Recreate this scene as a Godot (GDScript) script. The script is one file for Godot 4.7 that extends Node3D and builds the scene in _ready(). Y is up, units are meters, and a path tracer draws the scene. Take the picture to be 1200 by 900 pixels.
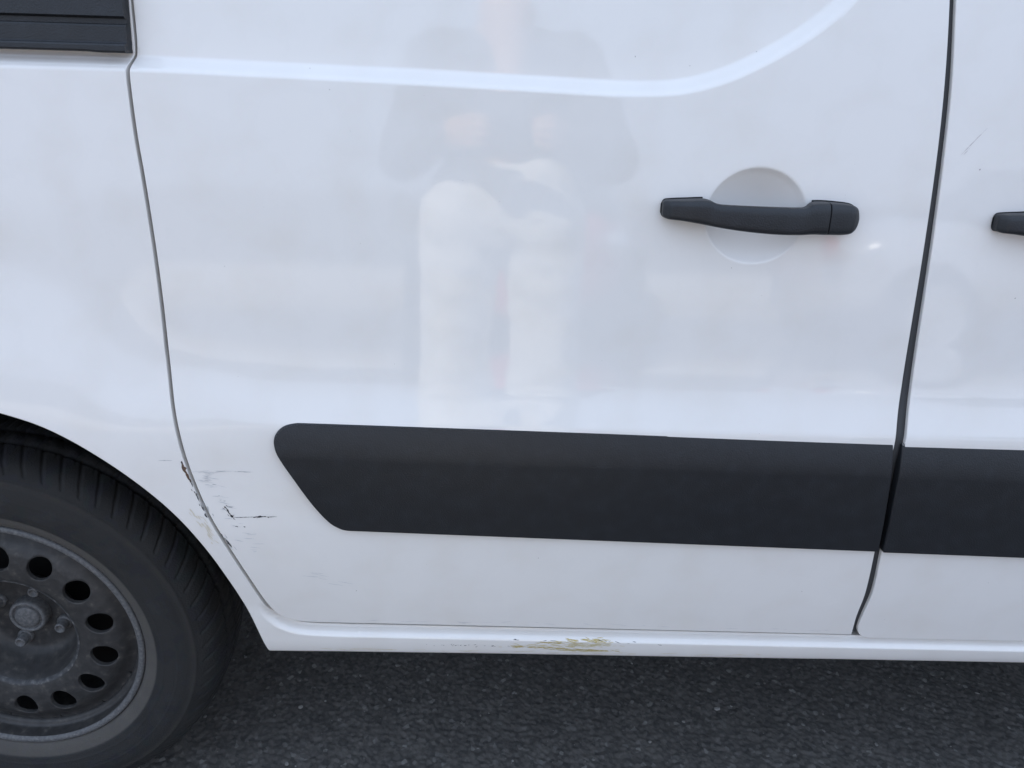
extends Node3D
# A close view of the side of a parked white van on asphalt: sliding door, rear wheel, rub strips, handles.
# Frame: x towards the van's front, y up, z out of the van's near side. Metres.

var rng := RandomNumberGenerator.new()
var prof := PackedFloat32Array()          # side profile z(y), every 1 mm from y = 0.30
var prof_soft := PackedFloat32Array()
var prof_wing := PackedFloat32Array()
var crease_y := PackedFloat32Array()      # swage line height by x, every 2 mm from x = -1.5
var used := {}

# ------------------------------------------------------------------ naming
func numbered(n: String) -> String:
	used[n] = used.get(n, -1) + 1
	return n if used[n] == 0 else "%s_%03d" % [n, used[n]]

func thing(called: String, label: String, category: String, at := Vector3.ZERO, group := "") -> Node3D:
	var o := Node3D.new()
	o.name = numbered(called)
	add_child(o, true)
	o.position = at
	o.set_meta("label", label)
	o.set_meta("category", category)
	if group:
		o.set_meta("group", group)
	return o

func part(called: String, mesh: Mesh, m: Material, parent: Node, label := "") -> MeshInstance3D:
	var o := MeshInstance3D.new()
	o.name = called
	o.mesh = mesh
	o.material_override = m
	parent.add_child(o, true)
	if label:
		o.set_meta("label", label)
	if called in ["paint_scratch", "paint_smear", "sill_scuff", "sill_scratch"]:
		o.set_meta("kind", "stuff")      # many small slivers
	return o

# ------------------------------------------------------------------ materials
func mat(c: Color, rough: float, metal := 0.0) -> StandardMaterial3D:
	var m := StandardMaterial3D.new()
	m.albedo_color = c.linear_to_srgb()   # colours are given as linear base colours
	m.roughness = rough
	m.metallic = metal
	return m

func noise_tex(freq: float, size := 512, normal := false, bump := 1.0, kind := FastNoiseLite.TYPE_SIMPLEX_SMOOTH, ramp: Gradient = null, octaves := 3, sd := 1) -> NoiseTexture2D:
	var n := FastNoiseLite.new()
	n.noise_type = kind
	n.frequency = freq
	n.fractal_octaves = octaves
	n.seed = sd
	var t := NoiseTexture2D.new()
	t.width = size
	t.height = size
	t.seamless = true
	t.noise = n
	if normal:
		t.as_normal_map = true
		t.bump_strength = bump
	if ramp:
		t.color_ramp = ramp
	return t

func ramp(stops: Array) -> Gradient:
	var g := Gradient.new()
	var o := PackedFloat32Array()
	var c := PackedColorArray()
	for s in stops:
		o.append(s[0])
		c.append((s[1] as Color).linear_to_srgb())
	g.offsets = o
	g.colors = c
	return g

func grey(v: float) -> Color:
	return Color(v, v, v)

func world_tri(m: StandardMaterial3D, scale: float) -> void:
	m.uv1_triplanar = true
	m.uv1_world_triplanar = true
	m.uv1_scale = Vector3.ONE * scale

# ------------------------------------------------------------------ the side surface
func sstep(a: float, b: float, x: float) -> float:
	var t := clampf((x - a) / (b - a), 0.0, 1.0)
	return t * t * (3.0 - 2.0 * t)

func lin(xs: Array, ys: Array, x: float) -> float:
	if x <= xs[0]:
		return ys[0]
	for i in range(1, xs.size()):
		if x <= xs[i]:
			return lerpf(ys[i - 1], ys[i], (x - xs[i - 1]) / (xs[i] - xs[i - 1]))
	return ys[-1]

func make_profile() -> void:
	var hy := [0.33, 0.386, 0.392, 0.41, 0.45, 0.50, 0.57, 0.61, 0.742, 0.760, 0.785, 0.81, 0.84, 0.87, 1.0, 1.15, 1.3, 1.5, 1.7, 1.78, 1.86]
	var tilt := [-20.0, -20.0, -14.0, -6.0, -8.0, -5.0, -3.0, 0.0, 0.0, 19.0, 17.0, 10.5, 7.0, 4.8, 4.5, 5.0, 7.0, 12.0, 22.0, 45.0, 70.0]
	var z := 0.0
	for i in 1560:
		prof.append(z)
		z -= tan(deg_to_rad(lin(hy, tilt, 0.30 + i * 0.001))) * 0.001
	var z0 := prof[850]
	for i in prof.size():
		prof[i] -= z0
	# towards the rear corner the flare over the strip softens, and on the wing it becomes one round bulge
	var acc := PackedFloat32Array([0.0])
	for i in prof.size():
		acc.append(acc[i] + prof[i])
	var wy := [0.33, 0.39, 0.45, 0.55, 0.65, 0.75, 0.84, 0.95, 1.05, 1.15, 1.3, 1.5, 1.7, 1.78, 1.86]
	var wt := [-20.0, -8.0, -3.0, 0.0, 3.0, 8.0, 9.5, 6.5, 5.0, 5.0, 7.0, 12.0, 22.0, 45.0, 70.0]
	z = 0.0
	for i in prof.size():
		var h := mini(38, mini(i, prof.size() - 1 - i))
		prof_soft.append((acc[i + h + 1] - acc[i - h]) / (2 * h + 1))
		prof_wing.append(z)
		z -= tan(deg_to_rad(lin(wy, wt, 0.30 + i * 0.001))) * 0.001
	z0 = prof_wing[850]
	for i in prof.size():
		prof_wing[i] -= z0
	var c := catmull([Vector2(-1.5, 1.1733), Vector2(-0.5548, 1.1731), Vector2(-0.4126, 1.1729), Vector2(-0.2735, 1.1705), Vector2(-0.0837, 1.1668), Vector2(0.0504, 1.1632), Vector2(0.1200, 1.1613), Vector2(0.1600, 1.1615), Vector2(0.2047, 1.1650), Vector2(0.2518, 1.1778), Vector2(0.2975, 1.1993), Vector2(0.3419, 1.2269), Vector2(0.3794, 1.2589), Vector2(0.42, 1.31), Vector2(0.46, 1.40), Vector2(0.48, 1.60)], 400)
	var k := 0
	for i in 1000:
		var x := -1.5 + i * 0.002
		while k < c.size() - 2 and c[k + 1].x < x:
			k += 1
		crease_y.append(lerpf(c[k].y, c[k + 1].y, clampf((x - c[k].x) / maxf(c[k + 1].x - c[k].x, 1e-6), 0, 1)) if x < 0.479 else 2.6)

const ARCH := Vector2(-0.765, 0.330)

func S(x: float, y: float) -> float:
	var f := clampf((y - 0.30) * 1000.0, 0.0, 1557.0)
	var i := int(f)
	var z := lerpf(prof[i], prof[i + 1], f - i)
	if x < -0.24 and y < 1.15:
		z = lerpf(z, lerpf(prof_soft[i], prof_soft[i + 1], f - i), sstep(-0.24, -0.35, x) * sstep(0.50, 0.60, y))
		if x < -0.395:
			z = lerpf(z, lerpf(prof_wing[i], prof_wing[i + 1], f - i), sstep(-0.395, -0.54, x))
	if y > 1.08 and y < 1.7:
		var g := clampf((x + 1.5) * 500.0, 0.0, 997.0)
		var j := int(g)
		var yc := lerpf(crease_y[j], crease_y[j + 1], g - j)
		var sl := clampf((crease_y[j + 1] - crease_y[j]) * 500.0, -2.0, 3.0)
		var d := (y - yc) / sqrt(1.0 + sl * sl)
		z -= 0.0170 * sstep(-0.0092, 0.0092, d) * (1.0 - sstep(1.3, 1.6, y))
	if x > 0.23 and x < 0.39 and y > 0.95 and y < 1.10:
		z -= bowl(x - 0.3045, y - 1.0240)
	if x > 0.63 and x < 0.78 and y > 0.95 and y < 1.10:
		z -= bowl(x - 0.7030, y - 1.0175)
	if x < -0.05 and y < 1.1:
		var r := Vector2(x, y).distance_to(ARCH)
		z += 0.007 * (1.0 - sstep(0.44, 0.66, r)) * sstep(0.42, 0.60, y)
	if x > 1.75:
		z -= 0.16 * pow((x - 1.75) / 1.1, 2.4)
	if x < -1.1:
		z -= 0.10 * pow((-1.1 - x) / 0.4, 2.0)
	return z

func bowl(dx: float, dy: float) -> float:
	var q := sqrt(dx * dx / 0.0036 + dy * dy / 0.0031)
	if q >= 1.04:
		return 0.0
	return 0.0016 * (1.0 - sstep(0.86, 1.04, q)) + 0.0195 * pow(maxf(0.0, 1.0 - q * q), 1.1)

var gap_line := PackedVector2Array()      # upper edge of the sill, for the ledge under the doors
func S_body(x: float, y: float) -> float:
	var z := S(x, y)
	if y < 0.52 and x > -0.36:
		var best := 1e9
		var p := Vector2(x, y)
		var wgt := 1.0
		if x > -0.19:
			best = lerpf(0.4283, 0.4207, clampf((x + 0.21) / 0.735, 0.0, 1.4)) - y
		else:
			for i in gap_line.size() - 1:
				var q := Geometry2D.get_closest_point_to_segment(p, gap_line[i], gap_line[i + 1])
				var d := q.distance_to(p)
				if d < best:
					best = d
					wgt = 1.0 - sstep(0.440, 0.480, q.y)
		z += 0.004 * wgt - 0.0150 * wgt * (1.0 - sstep(-0.0005, 0.0125, best))
	return z

func normal_of(zf: Callable, x: float, y: float) -> Vector3:
	var e := 0.0007
	return Vector3(zf.call(x - e, y) - zf.call(x + e, y), zf.call(x, y - e) - zf.call(x, y + e), 2.0 * e).normalized()

# ------------------------------------------------------------------ curves
func catmull(p: Array, n: int) -> PackedVector2Array:
	var dense := PackedVector2Array()
	for i in p.size() - 1:
		var p0: Vector2 = p[maxi(i - 1, 0)]
		var p1: Vector2 = p[i]
		var p2: Vector2 = p[i + 1]
		var p3: Vector2 = p[mini(i + 2, p.size() - 1)]
		# tangents limited by the chord, so that uneven spacing does not overshoot
		var l := p1.distance_to(p2)
		var t1 := (p2 - p0) / maxf(p0.distance_to(p1) + l, 1e-6) * l
		var t2 := (p3 - p1) / maxf(l + p2.distance_to(p3), 1e-6) * l
		for k in 24:
			var t := k / 24.0
			var h := t * t * (3.0 - 2.0 * t)
			dense.append(p1 * (1.0 - h) + p2 * h + t1 * (t * (1.0 - t) * (1.0 - t)) - t2 * (t * t * (1.0 - t)))
	dense.append(p[-1])
	return resample(dense, n)

func resample(c: PackedVector2Array, n: int) -> PackedVector2Array:
	var acc := PackedFloat32Array([0.0])
	for i in range(1, c.size()):
		acc.append(acc[i - 1] + c[i].distance_to(c[i - 1]))
	var out := PackedVector2Array()
	var k := 0
	for i in n:
		var s := acc[-1] * i / (n - 1.0)
		while k < c.size() - 2 and acc[k + 1] < s:
			k += 1
		out.append(c[k].lerp(c[k + 1], clampf((s - acc[k]) / maxf(acc[k + 1] - acc[k], 1e-9), 0, 1)))
	return out

func x_at(c: PackedVector2Array, y: float) -> float:      # for a curve whose y rises
	for i in range(1, c.size()):
		if y <= c[i].y:
			return lerpf(c[i - 1].x, c[i].x, clampf((y - c[i - 1].y) / maxf(c[i].y - c[i - 1].y, 1e-9), 0, 1))
	return c[-1].x

# ------------------------------------------------------------------ mesh building
class Shell:
	var v := PackedVector3Array()
	var n := PackedVector3Array()
	var c := PackedColorArray()
	var i := PackedInt32Array()
	func grid(nu: int, nv: int, at: int, wrap := false) -> void:      # vertices at + row * nu + column
		for b in nv - 1:
			for a in (nu if wrap else nu - 1):
				var p := at + b * nu + a
				var q := at + b * nu + (a + 1) % nu
				i.append_array([p, q + nu, q, p, p + nu, q + nu])
	func mesh() -> ArrayMesh:
		if n.size() == v.size():      # front faces on the side of the normals
			for t in range(0, i.size(), 3):
				var f := (v[i[t + 2]] - v[i[t]]).cross(v[i[t + 1]] - v[i[t]])
				if f.dot(n[i[t]] + n[i[t + 1]] + n[i[t + 2]]) < 0.0:
					var k := i[t + 1]
					i[t + 1] = i[t + 2]
					i[t + 2] = k
		var arr := []
		arr.resize(Mesh.ARRAY_MAX)
		arr[Mesh.ARRAY_VERTEX] = v
		if n.size() == v.size():
			arr[Mesh.ARRAY_NORMAL] = n
		if c.size() == v.size():
			arr[Mesh.ARRAY_COLOR] = c
		arr[Mesh.ARRAY_INDEX] = i
		var m := ArrayMesh.new()
		m.add_surface_from_arrays(Mesh.PRIMITIVE_TRIANGLES, arr)
		return m
	func smooth() -> void:      # vertex normals from the faces
		n.resize(v.size())
		n.fill(Vector3.ZERO)
		for t in range(0, i.size(), 3):
			var f := (v[i[t + 2]] - v[i[t]]).cross(v[i[t + 1]] - v[i[t]])
			n[i[t]] += f
			n[i[t + 1]] += f
			n[i[t + 2]] += f
		for k in n.size():
			n[k] = n[k].normalized()

func patch(sh: Shell, rows: Array, zf: Callable) -> void:      # rows: PackedVector2Arrays of equal length
	var at := sh.v.size()
	var w: int = rows[0].size()
	for r: PackedVector2Array in rows:
		for p in r:
			sh.v.append(Vector3(p.x, p.y, zf.call(p.x, p.y)))
			sh.n.append(normal_of(zf, p.x, p.y))
	sh.grid(w, rows.size(), at)

func ruled(sh: Shell, a: PackedVector2Array, b: PackedVector2Array, n: int, zf: Callable) -> void:
	var rows := []
	for k in n:
		var r := PackedVector2Array()
		for i in a.size():
			r.append(a[i].lerp(b[i], k / (n - 1.0)))
		rows.append(r)
	patch(sh, rows, zf)

func hem(sh: Shell, poly: PackedVector2Array, side: float, zf: Callable, r := 0.0018, deep := 0.018, steps := 5) -> void:
	var at := sh.v.size()
	var np := poly.size()
	for i in np:
		var t := (poly[mini(i + 1, np - 1)] - poly[maxi(i - 1, 0)]).normalized()
		var o := Vector2(-t.y, t.x) * side
		var p := poly[i]
		var z: float = zf.call(p.x, p.y)
		var nn := normal_of(zf, p.x, p.y)
		var o3 := Vector3(o.x, o.y, 0)
		for k in steps + 2:
			var a := minf(k, steps) / steps * PI / 2.0
			sh.v.append(Vector3(p.x + o.x * r * sin(a), p.y + o.y * r * sin(a), z - r * (1.0 - cos(a)) - (deep if k > steps else 0.0)))
			sh.n.append((o3 * sin(a) + nn * cos(a)).normalized())
	sh.grid(steps + 2, np, at)

func spacing(a: float, b: float, base: float, zones: Array) -> PackedFloat32Array:      # positions a..b, finer inside the zones [from, to, step]
	var out := PackedFloat32Array([a])
	var p := a
	while p < b - 1e-6:
		var s := base
		for z in zones:
			if p >= z[0] - 0.004 and p < z[1]:
				s = minf(s, z[2])
		p = minf(p + s, b)
		out.append(p)
	return out

func box(sh: Shell, lo: Vector3, hi: Vector3) -> void:
	for ax in 3:
		for s in 2:
			var at := sh.v.size()
			var nn := Vector3.ZERO
			nn[ax] = 1.0 if s else -1.0
			for k in 4:
				var p := Vector3.ZERO
				p[ax] = hi[ax] if s else lo[ax]
				var u := (ax + 1) % 3
				var w := (ax + 2) % 3
				p[u] = hi[u] if k & 1 else lo[u]
				p[w] = hi[w] if k & 2 else lo[w]
				sh.v.append(p)
				sh.n.append(nn)
			sh.i.append_array([at, at + 3, at + 1, at, at + 2, at + 3])

func lathe(sh: Shell, prof2: Array, seg: int) -> void:      # profile (r, z) about the z axis
	var at := sh.v.size()
	for k in prof2.size():
		var d: Vector2 = (prof2[mini(k + 1, prof2.size() - 1)] - prof2[maxi(k - 1, 0)])
		var nr := Vector2(d.y, -d.x).normalized()
		for s in seg:
			var a := TAU * s / seg
			sh.v.append(Vector3(cos(a) * prof2[k].x, sin(a) * prof2[k].x, prof2[k].y))
			sh.n.append(Vector3(cos(a) * nr.x, sin(a) * nr.x, nr.y))
	sh.grid(seg, prof2.size(), at, true)

func smooth_profile(p: Array, n: int) -> Array:
	var out := []
	for q in catmull(p, n):
		out.append(q)
	return out

# ------------------------------------------------------------------ bodies from joints: a smooth union of tapered capsules, meshed as surface nets
func nets(sh: Shell, bones: Array, cell: float, k: float, wrinkle := 0.0, sd := 1) -> void:
	var lo := Vector3.INF
	var hi := -Vector3.INF
	for b in bones:
		var r := maxf(b[2], b[3]) + k + 2.5 * cell
		for e in 2:
			lo = lo.min(b[e] - Vector3.ONE * r)
			hi = hi.max(b[e] + Vector3.ONE * r)
	var d := Vector3i(((hi - lo) / cell).ceil()) + Vector3i.ONE
	var f := PackedFloat32Array()
	f.resize(d.x * d.y * d.z)
	f.fill(1.0)
	for b in bones:
		var a: Vector3 = b[0]
		var e: Vector3 = b[1]
		var squash: Vector3 = b[4] if b.size() > 4 else Vector3.ONE
		var r := maxf(b[2], b[3]) + k + 1.6 * cell
		var l0 := Vector3i(((a.min(e) - Vector3.ONE * r - lo) / cell).floor()).max(Vector3i.ZERO)
		var l1 := Vector3i(((a.max(e) + Vector3.ONE * r - lo) / cell).ceil()).min(d - Vector3i.ONE)
		var ab := (e - a) * squash
		var len2 := maxf(ab.length_squared(), 1e-9)
		for z in range(l0.z, l1.z + 1):
			for y in range(l0.y, l1.y + 1):
				var at := (z * d.y + y) * d.x
				for x in range(l0.x, l1.x + 1):
					var p := (lo + Vector3(x, y, z) * cell - a) * squash
					var t := clampf(p.dot(ab) / len2, 0.0, 1.0)
					var dist := (p - ab * t).length() - lerpf(b[2], b[3], t)
					var was := f[at + x]
					var h := maxf(k - absf(was - dist), 0.0) / k
					f[at + x] = minf(was, dist) - h * h * k * 0.25
	if wrinkle > 0.0:
		var nz := FastNoiseLite.new()
		nz.seed = sd
		nz.frequency = 9.0
		for z in d.z:
			for y in d.y:
				for x in d.x:
					var at := (z * d.y + y) * d.x + x
					if absf(f[at]) < 0.06:
						var p := lo + Vector3(x, y, z) * cell
						f[at] += wrinkle * nz.get_noise_3d(p.x, p.y * 1.7 + p.x * 0.6, p.z)
	var ids := PackedInt32Array()
	ids.resize(f.size())
	ids.fill(-1)
	var off := [0, 1, d.x, d.x + 1, d.x * d.y, d.x * d.y + 1, d.x * d.y + d.x, d.x * d.y + d.x + 1]
	var edges := [[0, 1], [2, 3], [4, 5], [6, 7], [0, 2], [1, 3], [4, 6], [5, 7], [0, 4], [1, 5], [2, 6], [3, 7]]
	for z in d.z - 1:
		for y in d.y - 1:
			for x in d.x - 1:
				var at := (z * d.y + y) * d.x + x
				var neg := 0
				for o in 8:
					if f[at + off[o]] < 0.0:
						neg += 1
				if neg == 0 or neg == 8:
					continue
				var s := Vector3.ZERO
				var c := 0
				for ed in edges:
					var fa := f[at + off[ed[0]]]
					var fb := f[at + off[ed[1]]]
					if (fa < 0.0) != (fb < 0.0):
						var t := fa / (fa - fb)
						var pa := Vector3(ed[0] & 1, (ed[0] >> 1) & 1, ed[0] >> 2)
						var pb := Vector3(ed[1] & 1, (ed[1] >> 1) & 1, ed[1] >> 2)
						s += pa.lerp(pb, t)
						c += 1
				ids[at] = sh.v.size()
				sh.v.append(lo + (Vector3(x, y, z) + s / c) * cell)
	var step := [1, d.x, d.x * d.y]
	for z in range(1, d.z - 1):
		for y in range(1, d.y - 1):
			for x in range(1, d.x - 1):
				var at := (z * d.y + y) * d.x + x
				var inside := f[at] < 0.0
				for ax in 3:
					if inside == (f[at + step[ax]] < 0.0):
						continue
					var u: int = step[(ax + 1) % 3]
					var w: int = step[(ax + 2) % 3]
					var q := [ids[at - u - w], ids[at - w], ids[at], ids[at - u]]
					if q.min() < 0:
						continue
					if inside:
						sh.i.append_array([q[0], q[2], q[1], q[0], q[3], q[2]])
					else:
						sh.i.append_array([q[0], q[1], q[2], q[0], q[2], q[3]])

# ------------------------------------------------------------------ marks on the paint: jagged slivers that follow the surface
func sliver(sh: Shell, a: Vector2, b: Vector2, wide: float, zf: Callable, rough := 0.45) -> void:
	var n := maxi(4, int(a.distance_to(b) / 0.0016))
	var t := (b - a).normalized()
	var o := Vector2(-t.y, t.x)
	var at := sh.v.size()
	for k in n:
		var f := k / (n - 1.0)
		var w := wide * (0.25 + 0.75 * sin(PI * clampf(f, 0.04, 0.96))) * rng.randf_range(1.0 - rough, 1.0 + rough) * 0.5
		var m := a.lerp(b, f) + o * rng.randf_range(-rough, rough) * wide * 0.4
		for s in [-1.0, 1.0]:
			var p: Vector2 = m + o * w * s
			sh.v.append(Vector3(p.x, p.y, zf.call(p.x, p.y)) + normal_of(zf, p.x, p.y) * 0.00025)
			sh.n.append(normal_of(zf, p.x, p.y))
	sh.grid(2, n, at)

func streaks(sh: Shell, n: int, along: Array, spread: Vector2, length: Vector2, wide: Vector2, dir: Vector2, zf: Callable) -> void:
	for i in n:
		var f := rng.randf() * (along.size() - 1)
		var j := int(minf(f, along.size() - 1.001))
		var p: Vector2 = along[j].lerp(along[j + 1], f - j) + Vector2(rng.randfn() * spread.x, rng.randfn() * spread.y)
		var d := dir.rotated(rng.randfn() * 0.12) * rng.randf_range(length.x, length.y)
		sliver(sh, p - d * 0.5, p + d * 0.5, rng.randf_range(wide.x, wide.y), zf)

# ================================================================== the scene
func _ready() -> void:
	rng.seed = 7
	camera_and_light()
	make_profile()
	road()
	van()
	photographer()
	parked_car("silver car parked sideways across the street, glinting in the paint beside the door handle", Vector3(4.25, 0, 5.3), 0.0, Color(0.62, 0.63, 0.65), 0.6)
	parked_car("red car parked nose-on behind the photographer, mirrored on both sides of the white trousers", Vector3(0.2, 0, 6.6), PI / 2, Color(0.45, 0.02, 0.02), 0.0)

func camera_and_light() -> void:
	var cam := Camera3D.new()
	cam.name = "camera"
	cam.position = Vector3(0, 1.20, 0.97)
	cam.rotation_degrees = Vector3(-22.5, -1.3, 1.7)
	cam.fov = rad_to_deg(2.0 * atan(450.0 / 950.0))
	cam.near = 0.02
	cam.far = 400.0
	add_child(cam)
	cam.current = true
	var sky := ProceduralSkyMaterial.new()
	sky.sky_top_color = Color(0.81, 0.885, 1.0)
	sky.sky_horizon_color = Color(0.755, 0.792, 0.86)
	sky.sky_curve = 0.16
	sky.ground_bottom_color = Color(0.30, 0.29, 0.28)
	sky.ground_horizon_color = Color(0.62, 0.64, 0.66)
	sky.sun_angle_max = 12.0
	var env := Environment.new()
	env.background_mode = Environment.BG_SKY
	env.sky = Sky.new()
	env.sky.sky_material = sky
	env.background_energy_multiplier = 1.0
	env.tonemap_mode = Environment.TONE_MAPPER_LINEAR
	env.tonemap_exposure = 1.67
	env.sdfgi_enabled = true
	env.ssao_enabled = true
	env.ssil_enabled = true
	var we := WorldEnvironment.new()
	we.name = "environment"
	we.environment = env
	add_child(we)
	var sun := DirectionalLight3D.new()
	sun.name = "sun"
	sun.light_color = Color(1.0, 0.955, 0.88)
	sun.light_energy = 1.6
	sun.light_angular_distance = 0.5
	sun.shadow_enabled = true
	add_child(sun)
	sun.look_at_from_position(Vector3(-1.6, 2.7, -2.1), Vector3.ZERO)     # behind the van, high: the near side lies in the van's own shade

func road() -> void:
	# one sheet to the horizon; the lines are close together where the camera sees the grain of the asphalt
	var xs := PackedFloat32Array([-150, -60, -25, -10, -5, -2.5, -1.5])
	xs.append_array(spacing(-1.1, 1.1, 0.0026, []))
	xs.append_array([1.5, 2.5, 5, 10, 25, 60, 150])
	var zs := PackedFloat32Array([-150, -60, -25, -10, -4, -2, -1.2])
	zs.append_array(spacing(-0.75, 0.12, 0.0026, []))
	zs.append_array([0.4, 1, 2, 4, 10, 25, 60, 150])
	var a := FastNoiseLite.new()
	a.noise_type = FastNoiseLite.TYPE_CELLULAR
	a.cellular_return_type = FastNoiseLite.RETURN_DISTANCE
	a.frequency = 95.0
	a.fractal_type = FastNoiseLite.FRACTAL_NONE
	var b := FastNoiseLite.new()
	b.frequency = 14.0
	b.seed = 5
	var c := FastNoiseLite.new()
	c.frequency = 60.0
	c.seed = 6
	var sh := Shell.new()
	for z in zs:
		for x in xs:
			var y := 0.0
			if absf(x) < 1.1 and z > -0.75 and z < 0.12:
				y = -0.0034 * clampf(a.get_noise_2d(x, z) + 1.0, 0.0, 1.0) + 0.0016 * b.get_noise_2d(x, z) + 0.0014 * c.get_noise_2d(x, z)
			sh.v.append(Vector3(x, y, z))
	sh.grid(xs.size(), zs.size(), 0)
	sh.smooth()
	for k in sh.n.size():
		if sh.n[k].y < 0.0:
			sh.n[k] = -sh.n[k]
	var m := mat(grey(1.0), 0.85)
	m.albedo_texture = noise_tex(0.058, 1024, false, 1.0, FastNoiseLite.TYPE_CELLULAR, ramp([[0.0, Color(0.070, 0.069, 0.068)], [0.55, Color(0.118, 0.112, 0.106)], [0.86, Color(0.145, 0.138, 0.129)], [0.97, Color(0.17, 0.166, 0.16)], [1.0, Color(0.28, 0.275, 0.26)]]), 1, 3)
	m.albedo_texture.noise.cellular_return_type = FastNoiseLite.RETURN_CELL_VALUE
	m.detail_enabled = true
	m.detail_blend_mode = BaseMaterial3D.BLEND_MODE_MUL
	m.detail_albedo = noise_tex(0.012, 512, false, 1.0, FastNoiseLite.TYPE_SIMPLEX_SMOOTH, ramp([[0.0, grey(0.65)], [1.0, grey(1.0)]]), 4, 9)
	m.normal_enabled = true
	m.normal_texture = noise_tex(0.06, 1024, true, 4.0, FastNoiseLite.TYPE_SIMPLEX_SMOOTH, null, 4, 4)
	m.normal_scale = 0.45
	world_tri(m, 2.3)
	var o := part("road", sh.mesh(), m, self)
	o.set_meta("kind", "structure")
	o.set_meta("label", "dark coarse asphalt road that the van stands on")
	# the sunlit other side of the street
	var walk := Shell.new()
	box(walk, Vector3(-60, 0.0, 6.4), Vector3(60, 0.13, 9.0))
	var cm := mat(grey(1.0), 0.9)
	cm.albedo_texture = noise_tex(0.02, 512, false, 1.0, FastNoiseLite.TYPE_SIMPLEX_SMOOTH, ramp([[0.0, Color(0.30, 0.28, 0.25)], [1.0, Color(0.42, 0.40, 0.36)]]), 5, 31)
	world_tri(cm, 0.8)
	var w := part("pavement", walk.mesh(), cm, self)
	w.set_meta("kind", "structure")
	w.set_meta("label", "pale concrete pavement on the other side of the street")
	# pale chips pressed into and lying on the asphalt
	var mm := MultiMesh.new()
	mm.transform_format = MultiMesh.TRANSFORM_3D
	mm.use_colors = true
	var st := Shell.new()
	lathe(st, [Vector2(0.0, -0.5), Vector2(0.7, -0.4), Vector2(1.0, -0.1), Vector2(0.95, 0.12), Vector2(0.55, 0.38), Vector2(0.0, 0.42)], 6)
	for k in st.v.size():
		st.v[k] += Vector3(sin(k * 12.9) * 0.16, cos(k * 7.7) * 0.16, sin(k * 3.1) * 0.1)
	mm.mesh = st.mesh()
	mm.instance_count = 1500
	for k in 1500:
		var s := 0.0009 + 0.0040 * pow(rng.randf(), 5.0)
		var bs := Basis.from_euler(Vector3(-PI / 2 + rng.randfn() * 0.3, rng.randf() * TAU, rng.randf() * TAU)).scaled_local(Vector3(s * rng.randf_range(0.7, 1.6), s, s * 0.8))
		mm.set_instance_transform(k, Transform3D(bs, Vector3(rng.randf_range(-1.05, 1.05), s * 0.15 - 0.001, rng.randf_range(-0.7, 0.1))))
		var g := 0.09 + 0.22 * pow(rng.randf(), 3.0)
		mm.set_instance_color(k, Color(g, g * 0.98, g * 0.94))
	var mi := MultiMeshInstance3D.new()
	mi.name = "gravel"
	mi.multimesh = mm
	var pm := mat(grey(1.0), 0.8)
	pm.vertex_color_use_as_albedo = true
	mi.material_override = pm
	add_child(mi)
	mi.set_meta("kind", "stuff")
	mi.set_meta("label", "small pale stone chips scattered on the asphalt under the van")

var PAINT: StandardMaterial3D
var PLASTIC: StandardMaterial3D
var BLACK: StandardMaterial3D
var RUBBER: StandardMaterial3D

func van() -> void:
	PAINT = mat(Color(0.82, 0.80, 0.775), 0.06)
	PAINT.metallic_specular = 0.57
	PAINT.normal_enabled = true
	PAINT.normal_texture = noise_tex(0.012, 512, true, 1.2, FastNoiseLite.TYPE_SIMPLEX_SMOOTH, null, 2, 11)
	PAINT.normal_scale = 0.042
	PAINT.roughness_texture = noise_tex(0.008, 512, false, 1.0, FastNoiseLite.TYPE_SIMPLEX_SMOOTH, ramp([[0.0, grey(0.35)], [0.55, grey(0.6)], [1.0, grey(1.0)]]), 5, 12)
	PAINT.albedo_texture = noise_tex(0.006, 512, false, 1.0, FastNoiseLite.TYPE_SIMPLEX_SMOOTH, ramp([[0.0, Color(0.955, 0.945, 0.93)], [0.6, grey(0.99)], [1.0, grey(1.0)]]), 6, 17)
	PAINT.roughness = 0.055
	world_tri(PAINT, 3.0)
	PLASTIC = mat(Color(0.0105, 0.0128, 0.0175), 0.46)
	PLASTIC.albedo_color = Color(0.0150, 0.0180, 0.0235).linear_to_srgb()
	PLASTIC.albedo_texture = noise_tex(0.01, 512, false, 1.0, FastNoiseLite.TYPE_SIMPLEX_SMOOTH, ramp([[0.0, grey(0.55)], [0.55, grey(0.68)], [0.8, grey(0.8)], [1.0, grey(1.0)]]), 6, 14)
	PLASTIC.normal_enabled = true
	PLASTIC.normal_texture = noise_tex(0.12, 512, true, 3.0, FastNoiseLite.TYPE_SIMPLEX_SMOOTH, null, 2, 13)
	PLASTIC.normal_scale = 0.25
	world_tri(PLASTIC, 6.0)
	BLACK = mat(Color(0.010, 0.010, 0.011), 0.75)
	RUBBER = mat(Color(0.042, 0.044, 0.047), 0.6)
	var t := thing("delivery_van", "white panel van seen from its side with grey rub strips and a scuffed rear arch", "van")
	gap_line = catmull([Vector2(-0.3880, 0.6817), Vector2(-0.3728, 0.6235), Vector2(-0.3520, 0.5702), Vector2(-0.3346, 0.5245), Vector2(-0.3196, 0.4838), Vector2(-0.3104, 0.4617), Vector2(-0.2958, 0.4438), Vector2(-0.2714, 0.4322), Vector2(-0.2111, 0.4283), Vector2(-0.15, 0.4277)], 60)
	body_side(t)
	sliding_door(t)
	front_door(t)
	seals(t)
	rail(t)
	rear_wheel(t)
	rest_of_van(t)

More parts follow.
